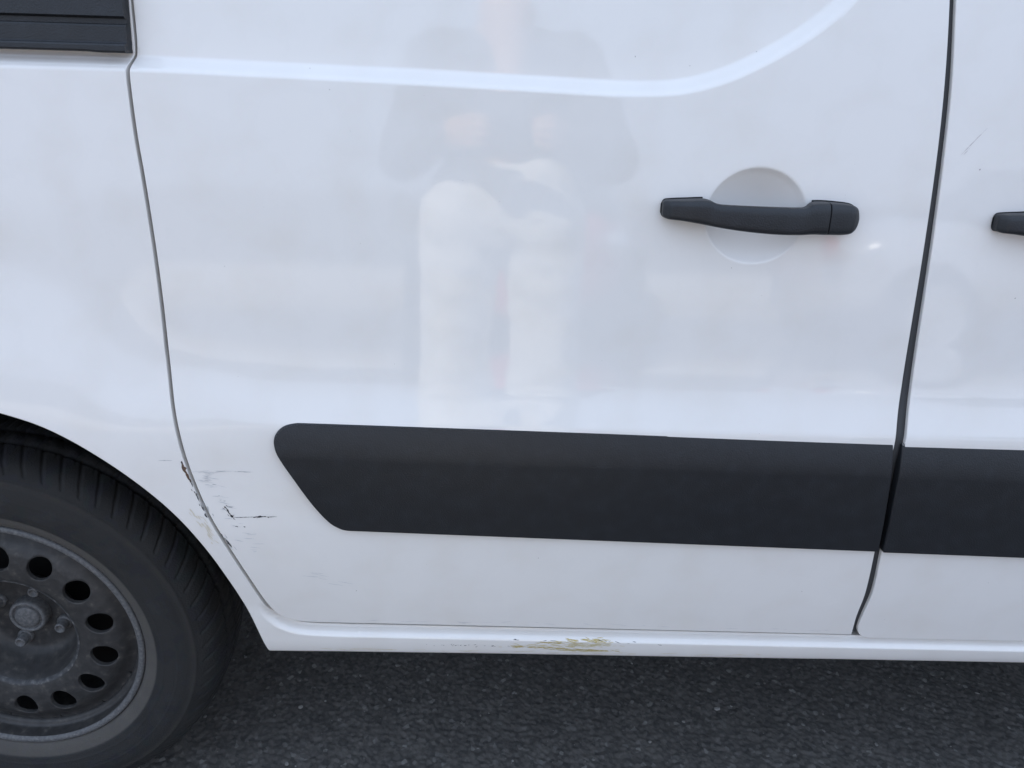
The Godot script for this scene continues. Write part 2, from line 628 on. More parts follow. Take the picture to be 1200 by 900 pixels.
# ---------------------------------------------------------------- rear quarter and sill, one pressing
func body_side(t: Node3D) -> void:
	var sh := Shell.new()
	var edge := catmull([Vector2(-0.2958, 0.4438), Vector2(-0.3104, 0.4617), Vector2(-0.3196, 0.4838), Vector2(-0.3346, 0.5245), Vector2(-0.3520, 0.5702), Vector2(-0.3728, 0.6235), Vector2(-0.3889, 0.6817), Vector2(-0.3975, 0.7268), Vector2(-0.4045, 0.7811), Vector2(-0.4086, 0.8445)], 110)
	var arch := catmull([Vector2(-0.3182, 0.3872), Vector2(-0.3200, 0.3948), Vector2(-0.3359, 0.4584), Vector2(-0.3541, 0.5155), Vector2(-0.3802, 0.5766), Vector2(-0.4173, 0.6339), Vector2(-0.4642, 0.6857), Vector2(-0.5114, 0.7236), Vector2(-0.5595, 0.7506), Vector2(-0.6109, 0.7680), Vector2(-0.66, 0.7805)], 110)
	ruled(sh, arch, edge, 60, S_body)
	var up_r := catmull([Vector2(-0.4086, 0.8445), Vector2(-0.4092, 0.9135), Vector2(-0.4111, 0.9799), Vector2(-0.4148, 1.0530), Vector2(-0.4177, 1.0952), Vector2(-0.4191, 1.1497), Vector2(-0.4182, 1.1700), Vector2(-0.4140, 1.1833), Vector2(-0.4130, 1.21), Vector2(-0.413, 1.3), Vector2(-0.413, 1.78)], 300)
	var ys := spacing(0.0, 1.0, 0.006, [[0.33, 0.45, 0.002]])
	var rows := []
	for f in ys:
		var y0 := lerpf(0.7805, 1.78, f)
		var yr := lerpf(0.8445, 1.78, f)
		var xr := x_at(up_r, yr)
		var r := PackedVector2Array()
		for k in 60:
			r.append(Vector2(-0.66, y0).lerp(Vector2(xr, yr), 1.0 - pow(1.0 - k / 59.0, 1.4)))
		rows.append(r)
	patch(sh, rows, S_body)
	# behind the wheel's top: out of the picture
	rows = []
	for k in 60:
		var f := k / 59.0
		var r := PackedVector2Array()
		for j in 50:
			var x := lerpf(-1.46, -0.66, j / 49.0)
			var lower := 0.40
			var mx := -1.53 - x
			if mx < -0.3182:
				lower = 0.7805
				for q in arch.size() - 1:
					if mx <= arch[q].x and mx >= arch[q + 1].x:
						lower = arch[q].y
						break
				if mx < -0.66:
					lower = 0.7805 + 0.004 * sin(PI * clampf((x + 0.87) / 0.21, 0, 1))
			r.append(Vector2(x, lerpf(lower, 1.78, f)))
		rows.append(r)
	patch(sh, rows, S_body)
	# the sill under both doors
	var low := resample(PackedVector2Array([Vector2(-0.3182, 0.3872), Vector2(-0.2820, 0.3872), Vector2(-0.2143, 0.3879), Vector2(0.0329, 0.3879), Vector2(0.2826, 0.3862), Vector2(0.5345, 0.3855), Vector2(0.7894, 0.3833), Vector2(1.56, 0.380)]), 500)
	var high := PackedVector2Array()
	var corner := resample(catmull([Vector2(-0.2958, 0.4438), Vector2(-0.2714, 0.4316), Vector2(-0.2111, 0.4283)], 60), 60)
	for p in low:
		var x := p.x
		if x < -0.2111:
			var f := (x + 0.3182) / 0.1071
			high.append(corner[int(clampf(f, 0, 1) * 59)])
		else:
			high.append(Vector2(x, lerpf(0.4283, 0.4207, (x + 0.2111) / 0.735)))
	ruled(sh, low, high, 40, S_body)
	hem(sh, low, -1.0, S_body, 0.004, 0.02)
	hem(sh, arch, 1.0, S_body, 0.0022, 0.02)
	hem(sh, edge, -1.0, S_body, 0.0008, 0.026)
	hem(sh, up_r, -1.0, S_body, 0.0008, 0.026)
	hem(sh, high, 1.0, S_body, 0.0005, 0.026)
	var o := part("body_side", sh.mesh(), PAINT, t, "white rear wing and sill, chipped along the door gap")
	# worn places
	var brown := mat(Color(0.115, 0.068, 0.045), 0.7)
	var dark := mat(Color(0.05, 0.05, 0.055), 0.7)
	var pale := mat(Color(0.42, 0.42, 0.43), 0.6)
	var ochre := mat(Color(0.50, 0.40, 0.16), 0.7)
	var straw := mat(Color(0.60, 0.53, 0.33), 0.7)
	var chip := Shell.new()
	sliver(chip, Vector2(-0.3958, 0.7005), Vector2(-0.3918, 0.6880), 0.0055, S_body, 0.3)
	sliver(chip, Vector2(-0.3930, 0.6925), Vector2(-0.3872, 0.6745), 0.0042, S_body, 0.35)
	part("paint_chip", chip.mesh(), brown, o, "brown rusty chip at the edge of the rear wing")
	var dk := Shell.new()
	sliver(dk, Vector2(-0.3960, 0.7045), Vector2(-0.3945, 0.6990), 0.003, S_body)
	sliver(dk, Vector2(-0.3886, 0.6790), Vector2(-0.3852, 0.6680), 0.0015, S_body)
	sliver(dk, Vector2(-0.3835, 0.6600), Vector2(-0.3795, 0.6465), 0.0014, S_body)
	sliver(dk, Vector2(-0.3780, 0.6420), Vector2(-0.3750, 0.6330), 0.0016, S_body)
	sliver(dk, Vector2(-0.3745, 0.6285), Vector2(-0.3722, 0.6225), 0.0022, S_body)
	sliver(dk, Vector2(-0.3535, 0.5915), Vector2(-0.3450, 0.5765), 0.0022, S_body)
	sliver(dk, Vector2(-0.3575, 0.5985), Vector2(-0.3535, 0.5905), 0.0014, S_body)
	for k in 8:
		var f := rng.randf()
		var p := Vector2(-0.3925, 0.690).lerp(Vector2(-0.3720, 0.622), f) + Vector2(rng.randfn() * 0.0018, rng.randfn() * 0.002)
		sliver(dk, p, p + Vector2(0.0012, -0.0035), rng.randf_range(0.0004, 0.0011), S_body)
	part("paint_scratch", dk.mesh(), dark, o)
	var pl := Shell.new()
	streaks(pl, 12, [Vector2(-0.3800, 0.655), Vector2(-0.3560, 0.605), Vector2(-0.3430, 0.573)], Vector2(0.002, 0.003), Vector2(0.004, 0.010), Vector2(0.0005, 0.0012), Vector2(0.35, -0.93), S_body)
	sliver(pl, Vector2(-0.424, 0.7055), Vector2(-0.407, 0.7055), 0.0008, S_body)
	part("paint_smear", pl.mesh(), pale, o)
	var tan := Shell.new()      # rust water and road dirt under the chips and along the arch
	streaks(tan, 26, [Vector2(-0.3920, 0.6330), Vector2(-0.3740, 0.6060), Vector2(-0.3620, 0.5850)], Vector2(0.0025, 0.003), Vector2(0.004, 0.012), Vector2(0.0008, 0.0022), Vector2(0.5, -0.85), S_body)
	streaks(tan, 30, [Vector2(-0.24, 0.3922), Vector2(-0.10, 0.3922), Vector2(0.40, 0.3905)], Vector2(0.02, 0.0012), Vector2(0.006, 0.03), Vector2(0.0005, 0.0014), Vector2(1, 0.0), S_body)
	part("paint_smear", tan.mesh(), mat(Color(0.66, 0.61, 0.50), 0.5), o)
	var oc := Shell.new()
	streaks(oc, 90, [Vector2(0.02, 0.4035), Vector2(0.085, 0.4005), Vector2(0.14, 0.3972), Vector2(0.178, 0.3955)], Vector2(0.008, 0.0012), Vector2(0.004, 0.013), Vector2(0.0004, 0.0012), Vector2(1, -0.03), S_body)
	streaks(oc, 70, [Vector2(0.075, 0.4105), Vector2(0.12, 0.4145), Vector2(0.170, 0.4140)], Vector2(0.008, 0.0013), Vector2(0.004, 0.014), Vector2(0.0003, 0.0009), Vector2(1, -0.01), S_body)
	part("sill_scuff", oc.mesh(), ochre, o, "ochre scuff rubbed along the sill")
	var sw := Shell.new()
	streaks(sw, 120, [Vector2(0.05, 0.4040), Vector2(0.10, 0.4060), Vector2(0.14, 0.4070), Vector2(0.168, 0.4090)], Vector2(0.014, 0.0024), Vector2(0.004, 0.015), Vector2(0.0004, 0.0011), Vector2(1, -0.02), S_body)
	streaks(sw, 60, [Vector2(0.11, 0.3965), Vector2(0.165, 0.3950)], Vector2(0.012, 0.0012), Vector2(0.006, 0.018), Vector2(0.0005, 0.0012), Vector2(1, -0.02), S_body)
	part("sill_scuff", sw.mesh(), straw, o)
	var sd := Shell.new()
	streaks(sd, 22, [Vector2(-0.07, 0.4045), Vector2(0.02, 0.4030)], Vector2(0.012, 0.0014), Vector2(0.001, 0.004), Vector2(0.0004, 0.0011), Vector2(1, 0.1), S_body)
	streaks(sd, 12, [Vector2(0.04, 0.4145), Vector2(0.18, 0.4150), Vector2(0.23, 0.4110)], Vector2(0.012, 0.0010), Vector2(0.003, 0.012), Vector2(0.0003, 0.0007), Vector2(1, -0.02), S_body)
	part("sill_scratch", sd.mesh(), dark, o)

# ---------------------------------------------------------------- the sliding door
func door_rows(left: PackedVector2Array, right: PackedVector2Array, top: float, fs: PackedFloat32Array, us: PackedFloat32Array) -> Array:
	var rows := []
	for f in fs:
		var yl := lerpf(left[0].y, top, f)
		var yr := lerpf(right[0].y, top, f)
		var a := Vector2(x_at(left, yl), yl)
		var b := Vector2(x_at(right, yr), yr)
		var r := PackedVector2Array()
		for u in us:
			r.append(a.lerp(b, u))
		rows.append(r)
	return rows

func sliding_door(t: Node3D) -> void:
	var left := catmull([Vector2(-0.2106, 0.4418), Vector2(-0.2500, 0.4422), Vector2(-0.2693, 0.4440), Vector2(-0.2924, 0.4528), Vector2(-0.3048, 0.4683), Vector2(-0.3143, 0.4886), Vector2(-0.3294, 0.5291), Vector2(-0.3469, 0.5745), Vector2(-0.3679, 0.6275), Vector2(-0.3832, 0.6843), Vector2(-0.3910, 0.7269), Vector2(-0.3985, 0.7812), Vector2(-0.4022, 0.8447), Vector2(-0.4031, 0.9137), Vector2(-0.4051, 0.9800), Vector2(-0.4089, 1.0531), Vector2(-0.4119, 1.0953), Vector2(-0.4134, 1.1499), Vector2(-0.4128, 1.1680), Vector2(-0.4096, 1.1835), Vector2(-0.4084, 1.2026), Vector2(-0.4084, 1.2368), Vector2(-0.4084, 1.72)], 700)
	var right := catmull([Vector2(0.5205, 0.4330), Vector2(0.5192, 0.4688), Vector2(0.5215, 0.5117), Vector2(0.5182, 0.5879), Vector2(0.5138, 0.6715), Vector2(0.5112, 0.7300), Vector2(0.5118, 0.7700), Vector2(0.5134, 0.8213), Vector2(0.5126, 0.9087), Vector2(0.5110, 0.9923), Vector2(0.5069, 1.0957), Vector2(0.5010, 1.1744), Vector2(0.4908, 1.2621), Vector2(0.470, 1.40), Vector2(0.42, 1.72)], 400)
	var fs := PackedFloat32Array([0.0, 0.0002, 0.0004, 0.0007, 0.001, 0.0014, 0.0018, 0.0023, 0.0029, 0.0036, 0.0044, 0.0053, 0.0064, 0.0077])
	fs.append_array(spacing(0.0093, 1.0, 0.0030, [[0.20, 0.31, 0.0016], [0.395, 0.515, 0.0013], [0.555, 0.625, 0.0011]]))
	var us := spacing(0.0, 1.0, 0.004, [[0.68, 0.84, 0.0016]])
	var sh := Shell.new()
	patch(sh, door_rows(left, right, 1.72, fs, us), S)
	var bottom := resample(PackedVector2Array([left[0], right[0]]), 200)
	hem(sh, left, 1.0, S, 0.0007, 0.026)
	hem(sh, right, -1.0, S, 0.0014, 0.008)
	hem(sh, bottom, -1.0, S, 0.0009, 0.024)
	var o := part("sliding_door", sh.mesh(), PAINT, t, "white sliding side door with a swage line and dark handle")
	rub_strip(o, [Vector2(-0.1820, 0.6076), Vector2(-0.1905, 0.6080), Vector2(-0.1987, 0.6102), Vector2(-0.2116, 0.6188), Vector2(-0.2301, 0.6430), Vector2(-0.2498, 0.6769), Vector2(-0.2706, 0.7159), Vector2(-0.2747, 0.7315), Vector2(-0.2727, 0.7423), Vector2(-0.2637, 0.7515), Vector2(-0.2498, 0.7557), Vector2(-0.2380, 0.7561)],
		[Vector2(0.5190, 0.5892), Vector2(0.5172, 0.6260), Vector2(0.5140, 0.6720), Vector2(0.5112, 0.7100), Vector2(0.5095, 0.7460)], "dark grey plastic rub strip with a rounded slanted rear end")
	handle(o, Vector2(0, 0), "dark plastic pull handle of the sliding door")
	# scratches by the wheel arch
	var dark := mat(Color(0.03, 0.03, 0.034), 0.7)
	var mid := mat(Color(0.36, 0.36, 0.37), 0.7)
	var faint := mat(Color(0.60, 0.60, 0.60), 0.4)
	var a := Shell.new()
	sliver(a, Vector2(-0.3130, 0.6232), Vector2(-0.2960, 0.6242), 0.0021, S, 0.6)
	sliver(a, Vector2(-0.3395, 0.6228), Vector2(-0.3100, 0.6236), 0.0008, S, 0.6)
	sliver(a, Vector2(-0.2985, 0.6235), Vector2(-0.2825, 0.6238), 0.0007, S, 0.6)
	sliver(a, Vector2(-0.2945, 0.6228), Vector2(-0.2925, 0.6230), 0.0020, S, 0.6)
	sliver(a, Vector2(-0.3480, 0.6400), Vector2(-0.3405, 0.6235), 0.0014, S, 0.7)
	sliver(a, Vector2(-0.3420, 0.6270), Vector2(-0.3390, 0.6225), 0.0026, S, 0.6)
	sliver(a, Vector2(-0.3372, 0.6095), Vector2(-0.3340, 0.6085), 0.0022, S, 0.6)
	sliver(a, Vector2(-0.3265, 0.6090), Vector2(-0.3240, 0.6085), 0.0016, S, 0.6)
	streaks(a, 9, [Vector2(-0.3490, 0.6420), Vector2(-0.3420, 0.6280), Vector2(-0.3360, 0.6110)], Vector2(0.0020, 0.0025), Vector2(0.0012, 0.004), Vector2(0.0003, 0.0009), Vector2(0.6, -0.8), S)
	part("paint_scratch", a.mesh(), dark, o, "black scratch marks on the lower rear corner of the door")
	var b := Shell.new()
	streaks(b, 8, [Vector2(-0.3640, 0.6860), Vector2(-0.3590, 0.6700), Vector2(-0.3500, 0.6480), Vector2(-0.3380, 0.6200)], Vector2(0.0035, 0.004), Vector2(0.002, 0.009), Vector2(0.0003, 0.0009), Vector2(1, -0.05), S)
	sliver(b, Vector2(-0.3330, 0.6900), Vector2(-0.3110, 0.6893), 0.0006, S, 0.6)
	part("paint_scratch", b.mesh(), mid, o)
	var c := Shell.new()
	streaks(c, 40, [Vector2(-0.3690, 0.6890), Vector2(-0.3600, 0.6700), Vector2(-0.3300, 0.6000), Vector2(-0.3060, 0.5680)], Vector2(0.006, 0.005), Vector2(0.004, 0.016), Vector2(0.0005, 0.0013), Vector2(1, -0.1), S)
	streaks(c, 10, [Vector2(-0.3750, 0.6895), Vector2(-0.3100, 0.6893)], Vector2(0.004, 0.0006), Vector2(0.008, 0.020), Vector2(0.0004, 0.0009), Vector2(1, 0.0), S)
	streaks(c, 7, [Vector2(-0.25, 0.525), Vector2(-0.19, 0.512)], Vector2(0.012, 0.006), Vector2(0.01, 0.03), Vector2(0.0004, 0.0010), Vector2(1, -0.18), S)
	streaks(c, 26, [Vector2(-0.30, 0.446), Vector2(0.1, 0.446), Vector2(0.5, 0.440)], Vector2(0.02, 0.0010), Vector2(0.004, 0.02), Vector2(0.0004, 0.0010), Vector2(1, 0.0), S)
	part("paint_smear", c.mesh(), faint, o)
	specks(o, Vector2(-0.36, 0.46), Vector2(0.50, 1.25), 34)

func specks(o: Node3D, lo: Vector2, hi: Vector2, n: int) -> void:
	var sh := Shell.new()
	for k in n:
		var p := Vector2(rng.randf_range(lo.x, hi.x), rng.randf_range(lo.y, hi.y))
		var s := 0.0004 + 0.0009 * pow(rng.randf(), 4.0)
		sliver(sh, p, p + Vector2(s * 1.6, 0).rotated(rng.randf() * TAU), s, S, 0.3)
	part("dirt_speck", sh.mesh(), mat(Color(0.30, 0.28, 0.26), 0.8), o).set_meta("kind", "stuff")

func rub_strip(o: Node3D, lft: Array, rgt: Array, label: String) -> void:
	var left := catmull(lft, 220)
	var right := catmull(rgt, 120)
	var yb0 := left[0].y
	var yt0: float = left[-1].y
	var xb := left[0].x
	var sl_t: float = (right[-1].y - yt0) / (right[-1].x - left[-1].x)
	var zf := func(x: float, y: float) -> float:
		var ytop: float = yt0 + sl_t * (x - left[-1].x)
		var d := ytop - y
		return 0.0475 + 0.0098 - 0.0098 * pow(1.0 - clampf(d / 0.044, 0.0, 1.0), 1.6) - 0.0022 * sstep(0.07, 0.17, d)
	var fs := PackedFloat32Array([0.0, 0.002, 0.005, 0.01, 0.016, 0.024, 0.034, 0.046, 0.06, 0.08])
	fs.append_array(spacing(0.1, 0.9, 0.02, [[0.72, 0.9, 0.008]]))
	fs.append_array([0.92, 0.94, 0.955, 0.966, 0.976, 0.984, 0.99, 0.995, 0.998, 1.0])
	var us := PackedFloat32Array()
	for k in 61:
		us.append(k / 60.0)
	var sh := Shell.new()
	patch(sh, door_rows(left, right, left[-1].y, fs, us) if absf(right[-1].y - left[-1].y) < 1e-5 else strip_rows(left, right, fs, us), zf)
	hem(sh, left, 1.0, zf, 0.0020, 0.012)
	hem(sh, right, -1.0, zf, 0.0012, 0.010)
	hem(sh, resample(PackedVector2Array([left[0], right[0]]), 60), -1.0, zf, 0.0020, 0.012)
	hem(sh, resample(PackedVector2Array([left[-1], right[-1]]), 60), 1.0, zf, 0.0020, 0.012)
	part("rub_strip", sh.mesh(), PLASTIC, o, label)

func strip_rows(left: PackedVector2Array, right: PackedVector2Array, fs: PackedFloat32Array, us: PackedFloat32Array) -> Array:
	var rows := []
	for f in fs:
		var yl := lerpf(left[0].y, left[-1].y, f)
		var yr := lerpf(right[0].y, right[-1].y, f)
		var a := Vector2(x_at(left, yl), yl)
		var b := Vector2(x_at(right, yr), yr)
		var r := PackedVector2Array()
		for u in us:
			r.append(a.lerp(b, u))
		rows.append(r)
	return rows

func handle(o: Node3D, shift: Vector2, label: String) -> void:
	var topc := catmull([Vector2(0.1912, 1.0352), Vector2(0.1921, 1.0398), Vector2(0.1955, 1.0416), Vector2(0.2204, 1.0434), Vector2(0.2380, 1.0444), Vector2(0.2440, 1.0437), Vector2(0.2523, 1.0405), Vector2(0.2624, 1.0396), Vector2(0.3114, 1.0389), Vector2(0.3510, 1.0388), Vector2(0.3577, 1.0402), Vector2(0.3629, 1.0432), Vector2(0.3769, 1.0443), Vector2(0.3975, 1.0433), Vector2(0.4131, 1.0414), Vector2(0.4199, 1.0377), Vector2(0.4234, 1.0290)], 200)
	var botc := catmull([Vector2(0.1912, 1.0270), Vector2(0.1921, 1.0226), Vector2(0.1960, 1.0209), Vector2(0.2127, 1.0197), Vector2(0.2427, 1.0158), Vector2(0.2840, 1.0108), Vector2(0.3256, 1.0080), Vector2(0.3669, 1.0080), Vector2(0.3856, 1.0076), Vector2(0.4114, 1.0082), Vector2(0.4199, 1.0135), Vector2(0.4234, 1.0250)], 200)
	for piece in 2:
		var x0 := 0.1913 if piece == 0 else 0.3838
		var x1 := 0.3828 if piece == 0 else 0.4233
		var ring := 28
		var nx := 150 if piece == 0 else 40
		var sh := Shell.new()
		for k in nx:
			var f := k / (nx - 1.0)
			if piece == 0:
				f = 1.0 - pow(1.0 - f, 1.0) if f > 0.08 else f * f / 0.08
			else:
				f = f if f < 0.75 else 1.0 - (1.0 - f) * (1.0 - f) / 0.25
			var x := lerpf(x0, x1, f)
			var yt := lin_curve(topc, x)
			var yb := lin_curve(botc, x)
			var arch := sin(PI * clampf((x - 0.195) / 0.22, 0.0, 1.0))
			var end := minf(sqrt(clampf((x - 0.1908) / 0.008, 0, 1)), sqrt(clampf((0.4238 - x) / 0.009, 0, 1)))
			var zs := 0.0125
			var front := zs + 0.006 + (0.012 + 0.012 * pow(arch, 0.7)) * end
			var back := lerpf(zs - 0.004, zs + 0.004 + 0.008 * arch, sstep(0.232, 0.258, x) * (1.0 - sstep(0.350, 0.372, x)))
			var cy := (yt + yb) * 0.5
			var hy := maxf((yt - yb) * 0.5, 0.0006)
			var cz := (front + back) * 0.5
			var hz := (front - back) * 0.5
			for j in ring:
				var a := TAU * j / ring
				var ca := cos(a)
				var sa := sin(a)
				var e := 0.50 if ca > 0.0 else 0.35
				# front face leans back towards its top, as the bar is turned a little to the sky
				sh.v.append(Vector3(x + shift.x, cy + hy * signf(sa) * pow(absf(sa), 0.55) + shift.y, cz + hz * signf(ca) * pow(absf(ca), e) - 0.0022 * sa * maxf(ca, 0.0)))
		sh.grid(ring, nx, 0, true)
		for e in [0, nx - 1]:
			var c := Vector3.ZERO
			for j in ring:
				c += sh.v[e * ring + j] / ring
			sh.v.append(c)
			for j in ring:
				var p: int = e * ring + j
				var q: int = e * ring + (j + 1) % ring
				sh.i.append_array([sh.v.size() - 1, q, p] if e else [sh.v.size() - 1, p, q])
		sh.smooth()
		for k in sh.n.size():      # outward
			pass
		if piece == 0:
			part("door_handle", sh.mesh(), PLASTIC, o, label)
		else:
			part("handle_cap", sh.mesh(), PLASTIC, o)
	# the dark gasket the handle's ends stand on
	for e in 2:
		var g := Shell.new()
		var xa := 0.1902 if e == 0 else 0.3680
		var xb := 0.2390 if e == 0 else 0.4244
		var r := []
		for k in 30:
			var x := lerpf(xa, xb, k / 29.0)
			var col := PackedVector2Array()
			for j in 6:
				col.append(Vector2(x, lerpf(lin_curve(botc, x) - 0.0006, lin_curve(topc, x) + 0.0006, j / 5.0)) + shift)
			r.append(col)
		var zf := func(x: float, y: float) -> float: return S(x, y) + 0.0012
		patch(g, r, zf)
		part("handle_gasket", g.mesh(), BLACK, o)

func lin_curve(c: PackedVector2Array, x: float) -> float:
	for i in range(1, c.size()):
		if x <= c[i].x:
			return lerpf(c[i - 1].y, c[i].y, clampf((x - c[i - 1].x) / maxf(c[i].x - c[i - 1].x, 1e-9), 0, 1))
	return c[-1].y

# ---------------------------------------------------------------- front door
func front_door(t: Node3D) -> void:
	var left := catmull([Vector2(0.5720, 0.4266), Vector2(0.5480, 0.4272), Vector2(0.5378, 0.4302), Vector2(0.5297, 0.4421), Vector2(0.5300, 0.4690), Vector2(0.5340, 0.5119), Vector2(0.5302, 0.5853), Vector2(0.5273, 0.6653), Vector2(0.5268, 0.7300), Vector2(0.5280, 0.7700), Vector2(0.5287, 0.8215), Vector2(0.5263, 0.9089), Vector2(0.5233, 0.9926), Vector2(0.5179, 1.0959), Vector2(0.5118, 1.1747), Vector2(0.5004, 1.2623), Vector2(0.492, 1.34)], 500)
	var right := catmull([Vector2(1.50, 0.4200), Vector2(1.56, 0.60), Vector2(1.60, 0.90), Vector2(1.60, 1.34)], 100)
	var fs := PackedFloat32Array([0.0, 0.0003, 0.0007, 0.0012, 0.0018, 0.0026, 0.0036, 0.005, 0.0068, 0.009, 0.0115])
	fs.append_array(spacing(0.0145, 1.0, 0.005, [[0.32, 0.46, 0.0025], [0.58, 0.74, 0.003]]))
	var us := spacing(0.0, 1.0, 0.02, [[0.0, 0.3, 0.004]])
	var sh := Shell.new()
	patch(sh, door_rows(left, right, 1.34, fs, us), S)
	hem(sh, left, 1.0, S, 0.0014, 0.008)
	hem(sh, resample(PackedVector2Array([left[0], right[0]]), 80), -1.0, S, 0.0014, 0.02)
	var o := part("front_door", sh.mesh(), PAINT, t, "white front door beside the sliding door")
	rub_strip(o, [Vector2(0.5282, 0.5880), Vector2(0.5272, 0.6260), Vector2(0.5250, 0.6720), Vector2(0.5243, 0.7100), Vector2(0.5250, 0.7437)], [Vector2(1.52, 0.563), Vector2(1.52, 0.60), Vector2(1.52, 0.68), Vector2(1.52, 0.735)], "dark grey plastic rub strip of the front door")
	handle(o, Vector2(0.3965, -0.0065), "dark plastic pull handle of the front door")
	var a := Shell.new()
	sliver(a, Vector2(0.5355, 1.1000), Vector2(0.5600, 1.1300), 0.0004, S, 0.7)
	sliver(a, Vector2(0.5382, 1.1000), Vector2(0.5450, 1.1080), 0.0004, S, 0.7)
	sliver(a, Vector2(0.5600, 1.0842), Vector2(0.5615, 1.0835), 0.0022, S, 0.3)
	part("paint_scratch", a.mesh(), mat(Color(0.42, 0.36, 0.37), 0.6), o)
	specks(o, Vector2(0.54, 0.46), Vector2(0.80, 1.25), 10)

func seals(t: Node3D) -> void:
	# rubber in the gap between the doors
	var c := catmull([Vector2(0.5265, 0.4330), Vector2(0.5250, 0.4688), Vector2(0.5280, 0.5117), Vector2(0.5245, 0.5870), Vector2(0.5206, 0.6680), Vector2(0.5190, 0.7300), Vector2(0.5200, 0.7700), Vector2(0.5212, 0.8214), Vector2(0.5195, 0.9088), Vector2(0.5172, 0.9925), Vector2(0.5124, 1.0958), Vector2(0.5064, 1.1746), Vector2(0.4956, 1.2622), Vector2(0.481, 1.34), Vector2(0.42, 1.72)], 260)
	var sh := Shell.new()
	var rows := []
	for k in c.size():
		var tn := (c[mini(k + 1, c.size() - 1)] - c[maxi(k - 1, 0)]).normalized()
		var o := Vector2(-tn.y, tn.x)
		var r := PackedVector2Array()
		for j in 7:
			r.append(c[k] + o * (j - 3) * 0.0027)
		rows.append(r)
	var at := 0
	for k in rows.size():
		for j in 7:
			var p: Vector2 = rows[k][j]
			sh.v.append(Vector3(p.x, p.y, S(p.x, p.y) - 0.0052 - 0.0006 * absf(j - 3.0)))
	sh.grid(7, rows.size(), at)
	sh.smooth()
	part("door_seal", sh.mesh(), RUBBER, t, "dark rubber seal in the gap between the doors")
	# the deep gap behind the sliding door
	var l := PackedVector2Array([Vector2(0.60, 0.431)])
	l.append_array(resample(PackedVector2Array([Vector2(0.55, 0.4312), Vector2(-0.2111, 0.4386)]), 60))
	for p in gap_line:
		pass
	l.append_array(catmull([Vector2(-0.2520, 0.4396), Vector2(-0.2700, 0.4405), Vector2(-0.2945, 0.4480), Vector2(-0.3076, 0.4650), Vector2(-0.3170, 0.4862), Vector2(-0.3320, 0.5270), Vector2(-0.3495, 0.5725), Vector2(-0.3705, 0.6255), Vector2(-0.3860, 0.6830), Vector2(-0.3942, 0.7269), Vector2(-0.4012, 0.7811), Vector2(-0.4058, 0.8446), Vector2(-0.4062, 0.9136), Vector2(-0.4082, 0.98), Vector2(-0.4119, 1.0531), Vector2(-0.4148, 1.0953), Vector2(-0.4162, 1.15), Vector2(-0.4130, 1.18), Vector2(-0.411, 1.25), Vector2(-0.411, 1.70)], 260))
	var s2 := Shell.new()
	for k in l.size():
		var tn := (l[mini(k + 1, l.size() - 1)] - l[maxi(k - 1, 0)]).normalized()
		var o := Vector2(-tn.y, tn.x)
		for j in 3:
			var p := l[k] + o * (j - 1) * 0.006
			s2.v.append(Vector3(p.x, p.y, S(p.x, p.y) - 0.0255))
	s2.grid(3, l.size(), 0)
	s2.smooth()
	part("door_gap", s2.mesh(), BLACK, t)

# ---------------------------------------------------------------- rail of the sliding door
func rail(t: Node3D) -> void:
	var pr := [Vector2(1.1838, -0.0140), Vector2(1.1845, -0.0100), Vector2(1.1862, -0.0088), Vector2(1.1905, -0.0092), Vector2(1.1922, -0.0108), Vector2(1.1930, -0.0150), Vector2(1.1945, -0.0165), Vector2(1.2100, -0.0180), Vector2(1.2118, -0.0190), Vector2(1.2126, -0.0215), Vector2(1.2180, -0.0218), Vector2(1.2190, -0.0180), Vector2(1.2205, -0.0160), Vector2(1.2420, -0.0185), Vector2(1.2600, -0.0230), Vector2(1.2610, -0.0300)]
	var sh := Shell.new()
	var xs := [-1.30, -1.1, -0.9, -0.7, -0.55, -0.50, -0.46, -0.452, -0.444, -0.430, -0.420, -0.4150]
	for k in pr.size():
		for x: float in xs:
			var drop := 0.0009 * sstep(-0.462, -0.444, x) if k < 3 else 0.0
			sh.v.append(Vector3(x + (pr[k].x - 1.18) * 0.02, pr[k].x - drop, pr[k].y + 0.0090))
	sh.grid(xs.size(), pr.size(), 0)
	# end face
	var at := sh.v.size()
	for k in pr.size():
		var e: Vector3 = sh.v[k * xs.size() + xs.size() - 1]
		sh.v.append(e)
		sh.v.append(Vector3(e.x, e.y, e.z - 0.02))
	sh.grid(2, pr.size(), at)
	var st := SurfaceTool.new()
	st.begin(Mesh.PRIMITIVE_TRIANGLES)
	st.set_smooth_group(-1)
	for i in sh.i:
		st.add_vertex(sh.v[i])
	st.generate_normals()
	part("door_rail", st.commit(), PLASTIC, t, "dark ribbed rail of the sliding door")

# ---------------------------------------------------------------- rear wheel
func rear_wheel(t: Node3D) -> void:
	var w := Node3D.new()
	w.name = "rear_wheel"
	t.add_child(w)
	w.position = Vector3(-0.754, 0.322, 0)
	make_wheel(w)
	var front := w.duplicate()
	front.name = "front_wheel"
	t.add_child(front)
	front.position = Vector3(1.98, 0.322, 0)

